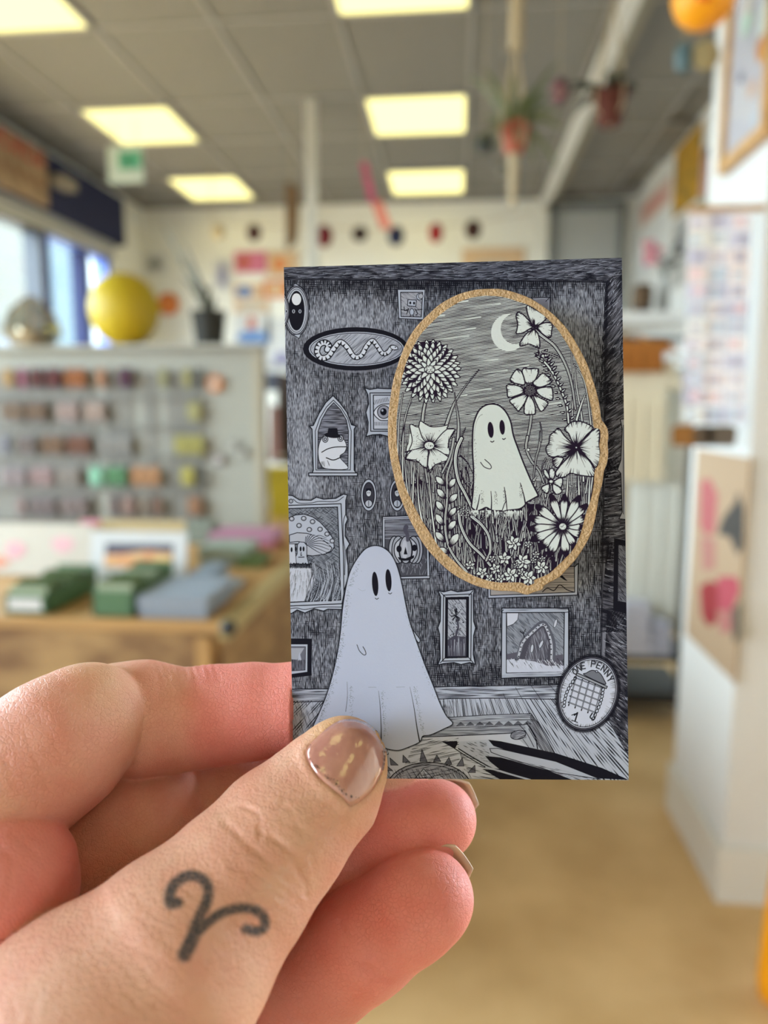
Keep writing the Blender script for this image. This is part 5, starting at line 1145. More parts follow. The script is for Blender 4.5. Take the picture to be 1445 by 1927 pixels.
    flower((460, 520), [[(440, 500), (390, 400), (362, 300), (378, 258), (440, 290), (540, 350), (605, 400), (580, 450), (500, 505)], [(440, 510), (370, 420), (300, 355), (250, 350), (235, 400), (255, 480), (245, 560), (240, 605), (310, 600), (400, 550)],
                        [(450, 560), (370, 600), (300, 690), (280, 750), (320, 755), (390, 735), (450, 755), (520, 778), (525, 700), (500, 600)], [(500, 520), (580, 475), (660, 475), (682, 510), (670, 580), (665, 640), (620, 650), (540, 590)]], 30, n=14)
    c.ell(460, 515, 26, 26, INKP)
    # fern along the second stem
    stem([(550, 920), (640, 1020), (720, 1150), (800, 1330), (860, 1500), (880, 1700)], 4.5, 5, False)
    for i in range(13):
        t = i/12; x = 540 + 340*t; y = 860 + 800*t**1.05 - 60*math.sin(t*3.14)
        for s_ in (-1, 1):
            o = np.array((x + s_*18, y)); d = np.array((s_*66*(1-.15*t), (-60 if s_ > 0 else -20) + 20*t)); n = np.array((-d[1], d[0]))*.26
            c.poly([o, o + d*.4 + n, o + d, o + d*.4 - n], INKP, 1.4, smooth=True); c.line([o + d*.35, o + d*.85], 2.0, WH, .8)
    for x, y in ((510, 820), (480, 860), (540, 870)): c.poly([(x-14, y+30), (x, y-24), (x+16, y+26)], INKP, 1)
    stem([(560, 830), (650, 850), (760, 900)], 3.4, 3); c.ell(565, 880, 20, 18, WH, 1.3); c.ell(600, 875, 15, 15, WH, 1.3)
    # eight-petalled flower
    stem([(425, 1600), (405, 1750), (370, 1927)], 4.5, 5)
    flower((410, 1305), [[(360, 1210), (325, 1130), (310, 1060), (340, 1030), (400, 1040), (460, 1035), (510, 1045), (500, 1110), (450, 1200)], [(440, 1215), (500, 1150), (560, 1095), (620, 1130), (668, 1190), (640, 1225), (520, 1265)],
                         [(490, 1290), (600, 1262), (665, 1262), (685, 1320), (685, 1410), (640, 1420), (520, 1360)], [(450, 1365), (540, 1400), (625, 1450), (600, 1510), (545, 1562), (500, 1500)],
                         [(395, 1370), (440, 1420), (468, 1500), (468, 1590), (400, 1600), (340, 1590), (335, 1500), (360, 1420)], [(370, 1350), (350, 1440), (300, 1520), (260, 1555), (210, 1500), (158, 1440), (180, 1410), (280, 1370)],
                         [(320, 1330), (220, 1375), (140, 1390), (125, 1310), (120, 1245), (180, 1230), (300, 1265)], [(340, 1230), (260, 1225), (165, 1190), (190, 1110), (240, 1050), (290, 1060), (330, 1140)]], 60, n=12)
    c.ell(408, 1305, 78, 74, INKP)
    for i in range(44):
        a = i*2.4; r = 9.6*math.sqrt(i); c.ell(408 + r*math.cos(a), 1305 + r*math.sin(a), 4, 4, (.45, .48, .5))
    # stem of that flower running down past the ghost
    c.F(*D)
    stem([(375, -20), (360, 120), (420, 270), (520, 400), (575, 540)], 5, 4); c.ell(385, 140, 20, 20, WH, 1.4); c.ell(335, 140, 10, 10, WH, 1)
    stem([(540, -80), (520, 100), (480, 250), (450, 480)], 4, 3); stem([(600, 250), (560, 330), (550, 420)], 2.4, 1)
    c.F(*B); stem([(540, 1927), (545, 1800), (530, 1700)], 3, .8)
    # pansy on the right, overlapping the rim
    c.F(*D)
    big = (975, 110)
    flower(big, [[(940, 90), (830, -30), (760, -120), (700, -80), (650, -30), (640, 50), (605, 110), (610, 170), (650, 220), (740, 230), (820, 225), (900, 170)],
                 [(700, 230), (685, 290), (700, 330), (745, 358), (790, 300), (810, 240)],
                 [(940, 60), (880, -60), (830, -110), (900, -190), (960, -210), (1040, -205), (1130, -170), (1180, -120), (1100, -40), (1010, 60)],
                 [(1010, 80), (1100, -20), (1190, -110), (1255, -130), (1262, -60), (1255, 60), (1268, 160), (1260, 280), (1210, 355), (1150, 280), (1060, 180)],
                 [(960, 150), (880, 230), (800, 310), (740, 380), (720, 440), (760, 480), (840, 470), (900, 430), (1000, 450), (1110, 465), (1190, 462), (1200, 380), (1130, 270), (1030, 170)]], 28, n=34, reach=.72)
    c.ell(975, 110, 30, 28, INKP); c.ell(975, 112, 9, 8, WH)
    # small five-petal flower
    flower((660, 530), [[(640, 520), (600, 470), (570, 420), (585, 375), (620, 410), (650, 480)], [(650, 480), (640, 410), (660, 370), (700, 380), (715, 430), (690, 500)], [(700, 530), (760, 490), (805, 495), (800, 580), (770, 600), (700, 560)],
                        [(690, 560), (770, 600), (800, 650), (740, 690), (690, 640)], [(640, 560), (640, 640), (610, 675), (560, 640), (550, 600), (600, 570)]], 20, n=9)
    c.ell(665, 530, 28, 24, INKP); c.ell(665, 530, 21, 17, WH)
    # large daisy with ink-tipped petals
    dc = np.array((810., 1085.))
    for ex, ey, w in ((665, 700, 44), (490, 830, 50), (400, 970, 48), (400, 1110, 46), (430, 1250, 48), (540, 1350, 46), (640, 1440, 52), (850, 1440, 50), (960, 1330, 40), (1050, 1200, 42), (1060, 1090, 34), (1110, 960, 44), (1100, 820, 44), (1010, 720, 50), (830, 700, 42)):
        d = np.array((ex, ey)) - dc; L = np.hypot(*d); n = np.array((-d[1], d[0]))/L*w; d1 = dc + d*1.0
        pt = [dc + d*.1, dc + d*.35 + n*.6, dc + d*.7 + n, dc + d*.95 + n*.55, dc + d*1.04, dc + d*.95 - n*.55, dc + d*.7 - n, dc + d*.35 - n*.6]
        c.poly(pt, INKP, 3.0, smooth=True)
        pt = [dc + d*.12, dc + d*.35 + n*.5, dc + d*.68 + n*.92, dc + d*.86 + n*.6, dc + d*.87, dc + d*.86 - n*.6, dc + d*.68 - n*.92, dc + d*.35 - n*.5]
        c.poly(pt, WH, 0, smooth=True)
        for k in range(9):
            v = (k-4)/4.6; c.line([dc + d*.90 + n*v*.75, dc + d*R.uniform(.7, .82) + n*v*.85], 2.2, INK, .3); c.line([dc + d*.1, dc + d*R.uniform(.25, .42) + n*v*.5], 1.4, INK, .3)
    c.ell(810, 1085, 54, 50, INKP); c.ell(808, 1083, 42, 38, WH)
    for i in range(14): c.ell(808 + R.uniform(-28, 28), 1083 + R.uniform(-24, 24), 4.5, 4, INKP)
    # cluster of small star flowers at the bottom
    for x, y, s_ in ((-180, 1650, 62), (205, 1285, 74), (95, 1475, 66), (320, 1515, 78), (170, 1675, 76), (385, 1710, 78), (545, 1585, 70), (-20, 1600, 56), (50, 1720, 50), (300, 1640, 44), (380, 1300, 40), (480, 1430, 40), (-330, 1560, 50), (-60, 1480, 40), (450, 1500, 36), (-90, 1720, 50), (240, 1560, 36), (560, 1480, 36)):
        x, y = x, y; n = 5 if s_ < 70 else 6
        a0 = R.uniform(0, 1.2)
        for k in range(n):
            a = a0 + k*2*math.pi/n; d = np.array((math.cos(a), math.sin(a)))*s_*1.25; nn = np.array((-d[1], d[0]))*.33; o = np.array((x, y), float)
            c.poly([o, o + d*.45 + nn, o + d*1.05, o + d*.45 - nn], WH, 1.8, smooth=True); c.line([o + d*.15, o + d*.5], 1.5, INK, .4)
        c.ell(x, y, s_*.27, s_*.27, INKP); c.ell(x, y, s_*.18, s_*.18, WH)
    INK = keep
# ---------------------------------------------------------------- the held card and the wooden badge
NRM = np.array([-.05, .01, -1.0]); NRM /= np.linalg.norm(NRM)          # card normal, camera axes (x right, y down, z away), mm
P0 = np.array([(860-CX)/FPX, (980-CY)/FPX, 1.0]) * 120.0
def on_plane(x, y, off=0.0):
    x = np.asarray(x, float); y = np.asarray(y, float)
    d = np.stack([(x-CX)/FPX, (y-CY)/FPX, np.ones_like(x)], -1)
    t = (NRM @ (P0 + NRM*off)) / (d @ NRM)
    return d * t[..., None]
def c2w(P):
    P = np.asarray(P, float)/1000
    return np.array(EYE) + P[..., :1]*np.array(RGT) - P[..., 1:2]*np.array(UPV) + P[..., 2:3]*np.array(FWD)
TL, TR, BR, BL = [on_plane(*p) for p in ((534, 503), (1170, 485), (1183, 1468), (552.5, 1464))]
E1 = (TR-TL) + (BR-BL); E1 /= np.linalg.norm(E1); E2 = np.cross(E1, NRM); E2 = E2 if E2[1] > 0 else -E2
def uv_of(P, O): D = np.asarray(P) - O; return np.stack([D @ E1, D @ E2], -1)

def to_image(name, a):
    h, w = a.shape[:2]; a = np.clip(a, 0, 1); a = np.where(a <= .0031308, a*12.92, 1.055*np.maximum(a, 1e-6)**(1/2.4) - .055)
    im = bpy.data.images.new(name, w, h); buf = np.ones((h, w, 4), np.float32); buf[..., :3] = a[::-1]
    im.pixels.foreach_set(buf.ravel()); im.update(); im.pack(); return im
def print_mat(name, im, rough, bump=0.0, bsc=4000, spec=.05):
    m = bpy.data.materials.new(name); m.use_nodes = True; nt = m.node_tree; b = nt.nodes['Principled BSDF']
    t = nt.nodes.new('ShaderNodeTexImage'); t.image = im; t.interpolation = 'Linear'; nt.links.new(t.outputs[0], b.inputs['Base Color'])
    b.inputs['Roughness'].default_value = rough; b.inputs['Specular IOR Level'].default_value = spec
    if bump:
        tc = nt.nodes.new('ShaderNodeTexCoord'); n = nt.nodes.new('ShaderNodeTexNoise'); n.inputs['Scale'].default_value = bsc; n.inputs['Detail'].default_value = 4
        bp = nt.nodes.new('ShaderNodeBump'); bp.inputs['Strength'].default_value = bump; bp.inputs['Distance'].default_value = .00006
        nt.links.new(tc.outputs['Object'], n.inputs['Vector']); nt.links.new(n.outputs['Fac'], bp.inputs['Height']); nt.links.new(bp.outputs[0], b.inputs['Normal'])
    return m
def flat_mesh(name, P, uvfn, thick, m_face, m_side, parent=None, org=None):
    """polygon P (camera mm) with thickness away from the viewer; printed front face"""
    n = len(P); W = c2w(np.vstack([P, P - NRM*thick])); org = W.mean(0) if org is None else org
    me = bpy.data.meshes.new(name); me.from_pydata([tuple(v) for v in W-org], [], [tuple(range(n)), tuple(range(2*n-1, n-1, -1))] + [(i, n+i, n+(i+1) % n, (i+1) % n) for i in range(n)])
    me.materials.append(m_face); me.materials.append(m_side)
    uv = me.uv_layers.new(name='UVMap'); fl = me.polygons[0]
    for p in me.polygons: p.material_index = 0 if p.index == 0 else 1
    Q = uvfn(P)
    for li in fl.loop_indices: uv.data[li].uv = Q[me.loops[li].vertex_index]
    me.update(); o = bpy.data.objects.new(name, me); C.objects.link(o)
    if parent is None: o.location = org
    else: o.parent = parent
    return o, org
K = 24.0                                                             # texture pixels per mm on the card
cw, ch = np.linalg.norm(TR-TL), np.linalg.norm(BL-TL)
cv = Canvas(int(57*K), int(86*K), PAPER, lambda P: (uv_of(on_plane(P[:, 0], P[:, 1]), TL) + 1.0)*K, K*120/FPX)
draw_card(cv)
m_edge = mat('card_edge', (.66, .66, .68), .6)
m_card = print_mat('card_print', to_image('card_drawing', cv.a), .6, .25, 3000)
wimg, himg = cv.w/K, cv.h/K
def card_uv(P): q = uv_of(P, TL) + 1.0; return np.stack([q[:, 0]/wimg, 1 - q[:, 1]/himg], -1)
card, corg = flat_mesh('picture_card', np.array([TL, TR, BR, BL]), card_uv, .45, m_card, m_edge)
tag(card, 'small card printed with an inked ghost in a picture-hung room, held between the fingers', 'card')

OUT = [(940, 543), (916, 543), (893, 545), (863, 553), (832, 569), (811, 586), (786, 611), (771, 632), (759, 656), (749.5, 682), (740, 714), (734, 749), (730, 786), (730, 830), (733, 856), (739, 887), (748, 922), (762, 959), (777, 990), (798, 1026), (823, 1055), (850, 1079), (878, 1095), (903, 1105), (935, 1112), (955, 1112.5), (972, 1114), (984, 1118), (993, 1119.5), (1001, 1116), (1012, 1112.5), (1021, 1109), (1025, 1102), (1035, 1096), (1054, 1085), (1068, 1070), (1082, 1055), (1094, 1038), (1106.5, 1017), (1116, 994), (1123, 963), (1128, 932), (1134, 909), (1137, 887), (1142, 874), (1144.5, 861), (1145, 848), (1144, 833), (1145.5, 822), (1144, 807.5), (1138, 797), (1132, 788), (1129, 765), (1123, 738), (1114, 708), (1103.5, 680.5), (1088, 651), (1070, 622), (1048, 597), (1021, 575), (996, 560), (973, 551), (955, 546)]
INN = [(940, 558), (915, 556.5), (890, 559.5), (863, 569), (832, 589), (811, 608.5), (791, 630), (776, 656), (765, 680.5), (759, 700), (754, 723), (750, 754), (746.5, 785), (746, 825), (748, 850), (754, 883), (762, 914), (775.5, 944), (791, 974), (811, 1006), (829, 1033), (854, 1056), (878, 1077), (909, 1090), (937, 1096), (960, 1096), (981, 1096.5), (993, 1102), (1005, 1097.5), (1006, 1091), (1030, 1081), (1045, 1068.5), (1062, 1052), (1076, 1037), (1088, 1016), (1096, 992), (1102, 968), (1112, 938), (1117, 911), (1118, 896), (1120, 883), (1125.5, 874), (1129, 850), (1127.5, 838), (1129.5, 822), (1128.5, 809), (1123, 806), (1117, 803), (1114, 780), (1108, 749), (1102, 723), (1094, 702), (1082, 674), (1073, 657.5), (1063, 641), (1050, 621), (1039, 609), (1027, 597), (1011, 584), (992, 573), (973, 567), (955, 561)]
BOFF = 4.6
def outl(lst, off):
    P = crom(np.vstack([np.array(lst, float), [lst[0]]]), True, 4)[:-1]; return on_plane(P[:, 0], P[:, 1], off)
O2 = on_plane(720, 530, BOFF); K2 = 36.0
bv = Canvas(int(37.5*K2), int(52*K2), WH, lambda P: uv_of(on_plane(P[:, 0], P[:, 1], BOFF), O2)*K2, K2*116/FPX)
x0_, y0_, mk_ = bv.mask([tuple(p) for p in INN], True)
draw_badge(bv)
m_bprint = print_mat('badge_print', to_image('badge_drawing', bv.a), .45, .55, 2200, .08)
m_wood = mat('birch_ply', (.54, .37, .20), .6, .16, 900, bump=.5, bscale=2600, stretch=(1, 1, 1))
m_burn = mat('laser_cut_edge', (.13, .065, .028), .7)
badge = thing('wooden_badge', tuple(c2w(P0 + NRM*2)), 'oval wooden badge with ghost among flowers, pinned to the card', 'badge')
borg = np.array(badge.location)
base, _ = flat_mesh('wooden_base', outl(OUT, BOFF-.05), lambda P: uv_of(P, O2), 3.0, m_wood, m_burn, badge, borg)
bvd = base.modifiers.new('b', 'BEVEL'); bvd.width = .00018; bvd.segments = 2; bvd.limit_method = 'ANGLE'
pf, _ = flat_mesh('printed_face', outl(INN, BOFF), lambda P: np.stack([(uv_of(P, O2)*K2)[:, 0]/bv.w, 1 - (uv_of(P, O2)*K2)[:, 1]/bv.h], -1), .12, m_bprint, m_wood, badge, borg)
# clasp on the back, reaching the card
cl = MB(); cc = [Vector(c2w(on_plane(x, y, o))) for x, y, o in ((935, 800, 1.7), (935, 800, 0), (945, 870, 1.7))]
cl.tube([cc[0], cc[1]], .004, 16)
clo = cl.build('pin_clasp', M_('brass_clasp', (180, 150, 90), .3, metal=1.0), badge)
for y in (690, 960):
    q = [c2w(on_plane(a, b, 1.52)) for a, b in ((905, y), (965, y), (965, y+18), (905, y+18))]
# ---------------------------------------------------------------- the hand (one continuous surface)
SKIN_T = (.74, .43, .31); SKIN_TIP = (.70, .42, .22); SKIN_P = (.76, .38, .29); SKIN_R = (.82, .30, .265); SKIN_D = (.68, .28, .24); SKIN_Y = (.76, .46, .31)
# chains: (x px, y px, radius px, depth mm, colour)
CH = {
 'thumb': [(646, 1432, 82, 113.0, SKIN_TIP), (612, 1484, 103, 112, SKIN_T), (527, 1572, 124, 108.5, SKIN_T), (440, 1674, 142, 104, SKIN_T), (330, 1800, 184, 99, SKIN_T), (180, 1965, 250, 95, SKIN_T), (20, 2150, 300, 93, SKIN_T)],
 'index': [(-150, 1590, 150, 110, SKIN_P), (-5, 1489, 134, 113, SKIN_Y), (62, 1437, 130, 115, SKIN_P), (120, 1394, 124, 117, SKIN_P), (166, 1355, 107, 119.5, SKIN_Y)],
 'index2': [(215, 1352, 102, 127.5, SKIN_Y), (270, 1351, 102, 128, SKIN_P), (345, 1354, 89, 129, SKIN_P), (405, 1345, 88, 129.2, SKIN_R), (475, 1338, 85, 128.6, SKIN_R), (560, 1330, 78, 127.9, SKIN_R), (640, 1328, 66, 127.4, SKIN_R)],
 'middle': [(40, 1700, 118, 123, SKIN_P), (150, 1628, 112, 123.5, SKIN_P), (245, 1562, 108, 127, SKIN_P), (300, 1525, 96, 131, SKIN_P)],
 'middle2': [(335, 1512, 88, 136, SKIN_P), (430, 1496, 85, 137, SKIN_P), (520, 1480, 80, 136.5, SKIN_P), (640, 1450, 78, 135, SKIN_R), (737, 1432, 75, 133.5, SKIN_Y)],
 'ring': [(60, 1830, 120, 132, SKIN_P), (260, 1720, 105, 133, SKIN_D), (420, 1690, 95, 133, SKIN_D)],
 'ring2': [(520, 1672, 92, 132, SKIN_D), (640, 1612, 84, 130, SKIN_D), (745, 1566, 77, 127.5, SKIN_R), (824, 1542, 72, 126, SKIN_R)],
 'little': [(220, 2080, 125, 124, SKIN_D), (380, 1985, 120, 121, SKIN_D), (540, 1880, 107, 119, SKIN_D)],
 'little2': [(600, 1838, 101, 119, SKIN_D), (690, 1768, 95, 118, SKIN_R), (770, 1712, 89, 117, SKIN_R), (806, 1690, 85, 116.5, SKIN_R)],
 'mound': [(-80, 1640, 150, 106, SKIN_R), (2, 1664, 133, 105.5, SKIN_R), (14, 1690, 122, 106, SKIN_R)],
 'web': [(-200, 1720, 170, 104, SKIN_R), (-40, 1850, 140, 103, SKIN_R), (90, 1905, 105, 104, SKIN_P)],
 'palm': [(-250, 1800, 330, 132, SKIN_P), (-60, 1900, 240, 128, SKIN_P), (60, 2080, 240, 122, SKIN_P)],
 'wrist': [(-420, 2350, 330, 122, SKIN_T), (-900, 2900, 380, 118, SKIN_T)],
}
def cam3(x, y, Z): return np.array([(x-CX)/FPX*Z, (y-CY)/FPX*Z, Z])
PR = []
for nm, L in CH.items():
    for a, b in zip(L[:-1], L[1:]):
        PR.append((nm, cam3(a[0], a[1], a[3]), cam3(b[0], b[1], b[3]), a[2]*a[3]/FPX, b[2]*b[3]/FPX, np.array(a[4]), np.array(b[4])))
def prim(P, p):
    _, a, b, ra, rb, ca, cb = p
    d = (b-a).astype(np.float32); t = np.clip(((P-a.astype(np.float32)) @ d) / (d @ d), 0, 1)
    q = P - a.astype(np.float32) - t[..., None]*d
    return np.sqrt((q*q).sum(-1)) - (ra + (rb-ra)*t), t
def smin(a, b, k):
    h = np.maximum(k - np.abs(a-b), 0)/k; return np.minimum(a, b) - h*h*k*.25
# blending radii (mm) between a part and what is already there
KB = {'thumb': .35, 'index': .5, 'index2': .75, 'middle': .4, 'middle2': .7, 'ring': .5, 'ring2': 1.2, 'little': .5, 'little2': 1.3, 'mound': .35, 'web': .8, 'palm': 5.0, 'wrist': 4.0}
ORDER = ['middle', 'middle2', 'ring', 'ring2', 'little', 'little2', 'index', 'index2', 'palm', 'mound', 'web', 'thumb', 'wrist']
def slab(P):
    s = (P - P0.astype(np.float32)) @ NRM.astype(np.float32)                # >0 in front of the card
    inside = (P[..., 0] > TL[0]-.05 + (P[..., 1]-TL[1])*(BL[0]-TL[0])/(BL[1]-TL[1])) & (P[..., 0] < TR[0]) & (P[..., 1] < BR[1]+.05)
    return s, inside
def behind(P, d):
    """the fingers behind the card press flat against its back"""
    s, inside = slab(P); return np.maximum(d, np.where(inside, s + .52, -9.0))
def sdf_pts(P, only=None):
    tot = None
    for nm in (ORDER if only is None else only):
        f = None
        for p in PR:
            if p[0] != nm: continue
            d, _ = prim(P, p); f = d if f is None else smin(f, d, 2.2)
        if nm == 'thumb' and tot is not None: tot = behind(P, tot)
        tot = f if tot is None else smin(tot, f, KB[nm])
    # the card and the room behind it are never entered: flatten pads where they press on the card
    return tot
def carve(P, d):
    """keep flesh clear of the card slab"""
    s, inside = slab(P)
    cut = np.where(inside, np.minimum(s + .50, -(s - .03)), -5.0)           # positive inside the slab
    return np.maximum(d, cut)
GS = .37
lo = np.array([-76., 14., 70.]); hi = np.array([18., 100., 146.])
n_ = np.ceil((hi-lo)/GS).astype(int)
ax = [lo[i] + GS*np.arange(n_[i]) for i in range(3)]
V = np.full(tuple(n_), 9.0, np.float32)
parts = {}
for nm in ORDER:
    F_ = np.full(tuple(n_), 9.0, np.float32); used = None
    for p in [q for q in PR if q[0] == nm]:
        a, b, ra, rb = p[1:5]; R_ = max(ra, rb) + 5
        i0 = [int(max(0, (min(a[i], b[i]) - R_ - lo[i])/GS)) for i in range(3)]; i1 = [int(min(n_[i], (max(a[i], b[i]) + R_ - lo[i])/GS + 1)) for i in range(3)]
        if any(i1[i] <= i0[i] for i in range(3)): continue
        G = np.stack(np.meshgrid(*[ax[i][i0[i]:i1[i]] for i in range(3)], indexing='ij'), -1).astype(np.float32)
        d, _ = prim(G, p); sl = tuple(slice(i0[i], i1[i]) for i in range(3))
        F_[sl] = smin(F_[sl], d, 2.2)
    if nm == 'thumb': G = np.stack(np.meshgrid(*ax, indexing='ij'), -1).astype(np.float32); V = behind(G, V); del G
    V = smin(V, F_, KB[nm])
G = np.stack(np.meshgrid(*ax, indexing='ij'), -1).astype(np.float32)
V = carve(G, V); del G
# surface nets
S_ = V < 0
nx, ny, nz = V.shape
cnt = np.zeros((nx-1, ny-1, nz-1), np.int8)
for dx in (0, 1):
    for dy in (0, 1):
        for dz in (0, 1): cnt += S_[dx:nx-1+dx, dy:ny-1+dy, dz:nz-1+dz]
act = (cnt > 0) & (cnt < 8)
idx = -np.ones(act.shape, np.int64); cells = np.argwhere(act); idx[act] = np.arange(len(cells))
acc = np.zeros((len(cells), 3)); num = np.zeros(len(cells))
for e in range(3):
    o1, o2 = [i for i in range(3) if i != e]
    for u in (0, 1):
        for v in (0, 1):
            o = np.zeros(3, int); o[o1] = u; o[o2] = v; A = cells + o; B = A.copy(); B[:, e] += 1
            va, vb = V[tuple(A.T)], V[tuple(B.T)]; cr = (va < 0) != (vb < 0)
            t = np.where(cr, va/np.where(cr, va-vb, 1), 0); pt = A.astype(float); pt[:, e] += t
            acc[cr] += pt[cr]; num[cr] += 1
HV = lo + acc/num[:, None]*GS
HF = []
for e in range(3):
    o1, o2 = [(1, 2), (2, 0), (0, 1)][e]
    A = [slice(0, n) for n in V.shape]; B = list(A); A[e] = slice(0, V.shape[e]-1); B[e] = slice(1, V.shape[e])
    sa, sb = S_[tuple(A)], S_[tuple(B)]; E = np.argwhere(sa != sb); E = E[(E[:, o1] > 0) & (E[:, o2] > 0) & (E[:, o1] < V.shape[o1]-1) & (E[:, o2] < V.shape[o2]-1)]
    flip = sb[tuple(E.T)]
    q = []
    for u, v in ((1, 1), (0, 1), (0, 0), (1, 0)):
        c_ = E.copy(); c_[:, o1] -= u; c_[:, o2] -= v; q.append(idx[tuple(c_.T)])
    q = np.stack(q, -1); q[flip] = q[flip][:, ::-1]; HF.append(q)
HF = np.vstack(HF)
# refine positions onto the analytic surface
P = HV.astype(np.float32)
def full(P): return carve(P, sdf_pts(P))
def grad(P, h=.05):
    g = np.stack([(full(P + np.eye(3, dtype=np.float32)[i]*h) - full(P - np.eye(3, dtype=np.float32)[i]*h)) for i in range(3)], -1)/(2*h)
    return g/np.maximum(np.linalg.norm(g, axis=-1, keepdims=True), 1e-6)
N = grad(P); P = P - N*np.clip(full(P), -.3, .3)[:, None]*.9
# colour per vertex from the nearest flesh part
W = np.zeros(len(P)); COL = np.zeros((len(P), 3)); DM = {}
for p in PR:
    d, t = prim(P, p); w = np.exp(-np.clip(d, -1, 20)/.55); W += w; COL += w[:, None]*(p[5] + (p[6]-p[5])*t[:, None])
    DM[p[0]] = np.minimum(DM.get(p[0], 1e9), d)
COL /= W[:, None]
X2 = P[:, 0]/P[:, 2]*FPX + CX; Y2 = P[:, 1]/P[:, 2]*FPX + CY                 # where the vertex sits in the picture
front = N[:, 2] < .25
def pd(pts, closed=False, smooth=True):
    Q = np.array(pts, float)
    if smooth and len(Q) > 2: Q = crom(Q, False, 5)
    best = np.full(len(P), 1e9)
    for a, b in zip(Q[:-1], Q[1:]):
        d = b-a; t = np.clip(((X2-a[0])*d[0] + (Y2-a[1])*d[1])/(d @ d + 1e-9), 0, 1); best = np.minimum(best, np.hypot(X2-a[0]-t*d[0], Y2-a[1]-t*d[1]))
    return best
def own(nm, tol=.75): return front & (DM[nm] < tol)
disp = np.zeros(len(P))
def groove(nm, pts, depth, w, lift=.12):
    w *= .8; depth *= .66
    nms = nm if isinstance(nm, tuple) else (nm,)
    o = np.zeros(len(P), bool)
    for n in nms: o |= own(n)
    d = pd(pts); disp[o] += (-depth*np.exp(-(d/w)**2) + depth*lift*np.exp(-((d-w*2.0)/(w*1.2))**2))[o]
K1 = lambda pts: [(x/2.58, 1200 + y/2.58) for x, y in pts]
K2_ = lambda pts: [(400 + x/2.58, 1300 + y/2.58) for x, y in pts]
# thumb knuckle folds
for pts, dp, w in (([(60, 640), (130, 700), (210, 780), (300, 850)], .24, 9), ([(290, 720), (340, 750), (390, 800), (420, 880)], .24, 8), ([(150, 560), (220, 600), (235, 680), (225, 720)], .22, 6), ([(225, 690), (290, 710), (350, 770)], .22, 6), ([(300, 570), (350, 560), (390, 600), (440, 700)], .18, 6), ([(420, 880), (450, 940), (460, 990)], .24, 7),
                   ([(90, 850), (200, 880), (330, 960), (420, 1040)], .14, 7), ([(20, 600), (110, 560), (200, 580)], .14, 6), ([(330, 620), (430, 690), (480, 800), (500, 900)], .13, 6), ([(330, 560), (370, 520), (420, 520)], .12, 6)):
    groove('thumb', K2_(pts), dp, w)
rr = random.Random(5)
for i in range(110):   # fine wrinkles across the back of the thumb
    t = rr.random(); cx_ = 560 - 330*t + rr.uniform(-70, 70); cy_ = 1590 + 330*t + rr.uniform(-70, 70); L = rr.uniform(20, 55); a = math.radians(40 + rr.uniform(-16, 16))
    groove('thumb', [(cx_ - L*math.cos(a), cy_ - L*math.sin(a)), (cx_ + rr.uniform(-4, 4), cy_ + rr.uniform(-4, 4)), (cx_ + L*math.cos(a), cy_ + L*math.sin(a))], rr.uniform(.05, .11), 4.0)
# finger creases
groove('index2', [(368, 1268), (378, 1330), (388, 1390), (402, 1436)], .20, 11, .1); groove('index2', [(232, 1300), (236, 1380), (248, 1440)], .22, 7); groove('index2', [(300, 1270), (296, 1340)], .1, 6)
groove('index', K1([(180, 360), (250, 480), (330, 620)]), .08, 6); groove('index', K1([(110, 420), (160, 560), (230, 720)]), .10, 7); groove('index', K1([(30, 560), (60, 680), (100, 760)]), .08, 7)
groove('index2', K1([(640, 545), (760, 520), (900, 490)]), .06, 4); groove('index2', K1([(640, 480), (800, 460)]), .04, 4)
groove('middle2', K1([(800, 670), (860, 780), (930, 880)]), .35, 7); groove('middle2', K1([(970, 700), (1020, 790)]), .25, 6)
groove('little2', K2_([(620, 1130), (680, 1280), (780, 1370), (850, 1400)]), .45, 9, .2); groove('little', K2_([(300, 1440), (380, 1560), (430, 1618)]), .2, 8); groove('little2', K2_([(860, 980), (900, 1060)]), .08, 5)
groove('mound', K1([(0, 1020), (60, 1080), (40, 1250), (0, 1340)]), .18, 9); groove('mound', K1([(60, 960), (150, 1020), (240, 1130)]), .10, 8)
groove('web', K1([(0, 1460), (120, 1540), (230, 1580)]), .12, 8)
# small ripples on top of the index finger joint
for k in range(9):
    x = 290 + k*14; groove('index2', [(x, 1250), (x+3, 1262), (x+8, 1276)], .16, 4)
# finger print ridges, thumb nail folds
NAIL = [(583, 1402), (577, 1414), (577, 1424), (585, 1442), (598, 1460), (619, 1480), (644, 1501), (659, 1517), (677, 1507), (699, 1488), (715, 1464), (723, 1440), (725, 1412), (719, 1391), (705, 1372), (688, 1360), (666, 1354), (644, 1355), (625, 1364), (604, 1381)]
dn = pd(NAIL + NAIL[:1]); o = own('thumb')
NP_ = np.array(NAIL, float); inn = np.zeros(len(P), bool); j = len(NP_)-1
for i in range(len(NP_)):
    a, b = NP_[i], NP_[j]; c_ = ((a[1] > Y2) != (b[1] > Y2)) & (X2 < (b[0]-a[0])*(Y2-a[1])/(b[1]-a[1]+1e-9) + a[0]); inn ^= c_; j = i
fold = np.clip((Y2 - (1395 + (650-X2)*-.35))/60, 0, 1)*np.clip((1540 - Y2)/10, 0, 1)
disp[o & inn] -= .30
disp[o & ~inn] += (.20*np.exp(-((dn-9)/9)**2)*np.clip(.25+fold, 0, 1))[o & ~inn]
Pd = P + N*disp[:, None]
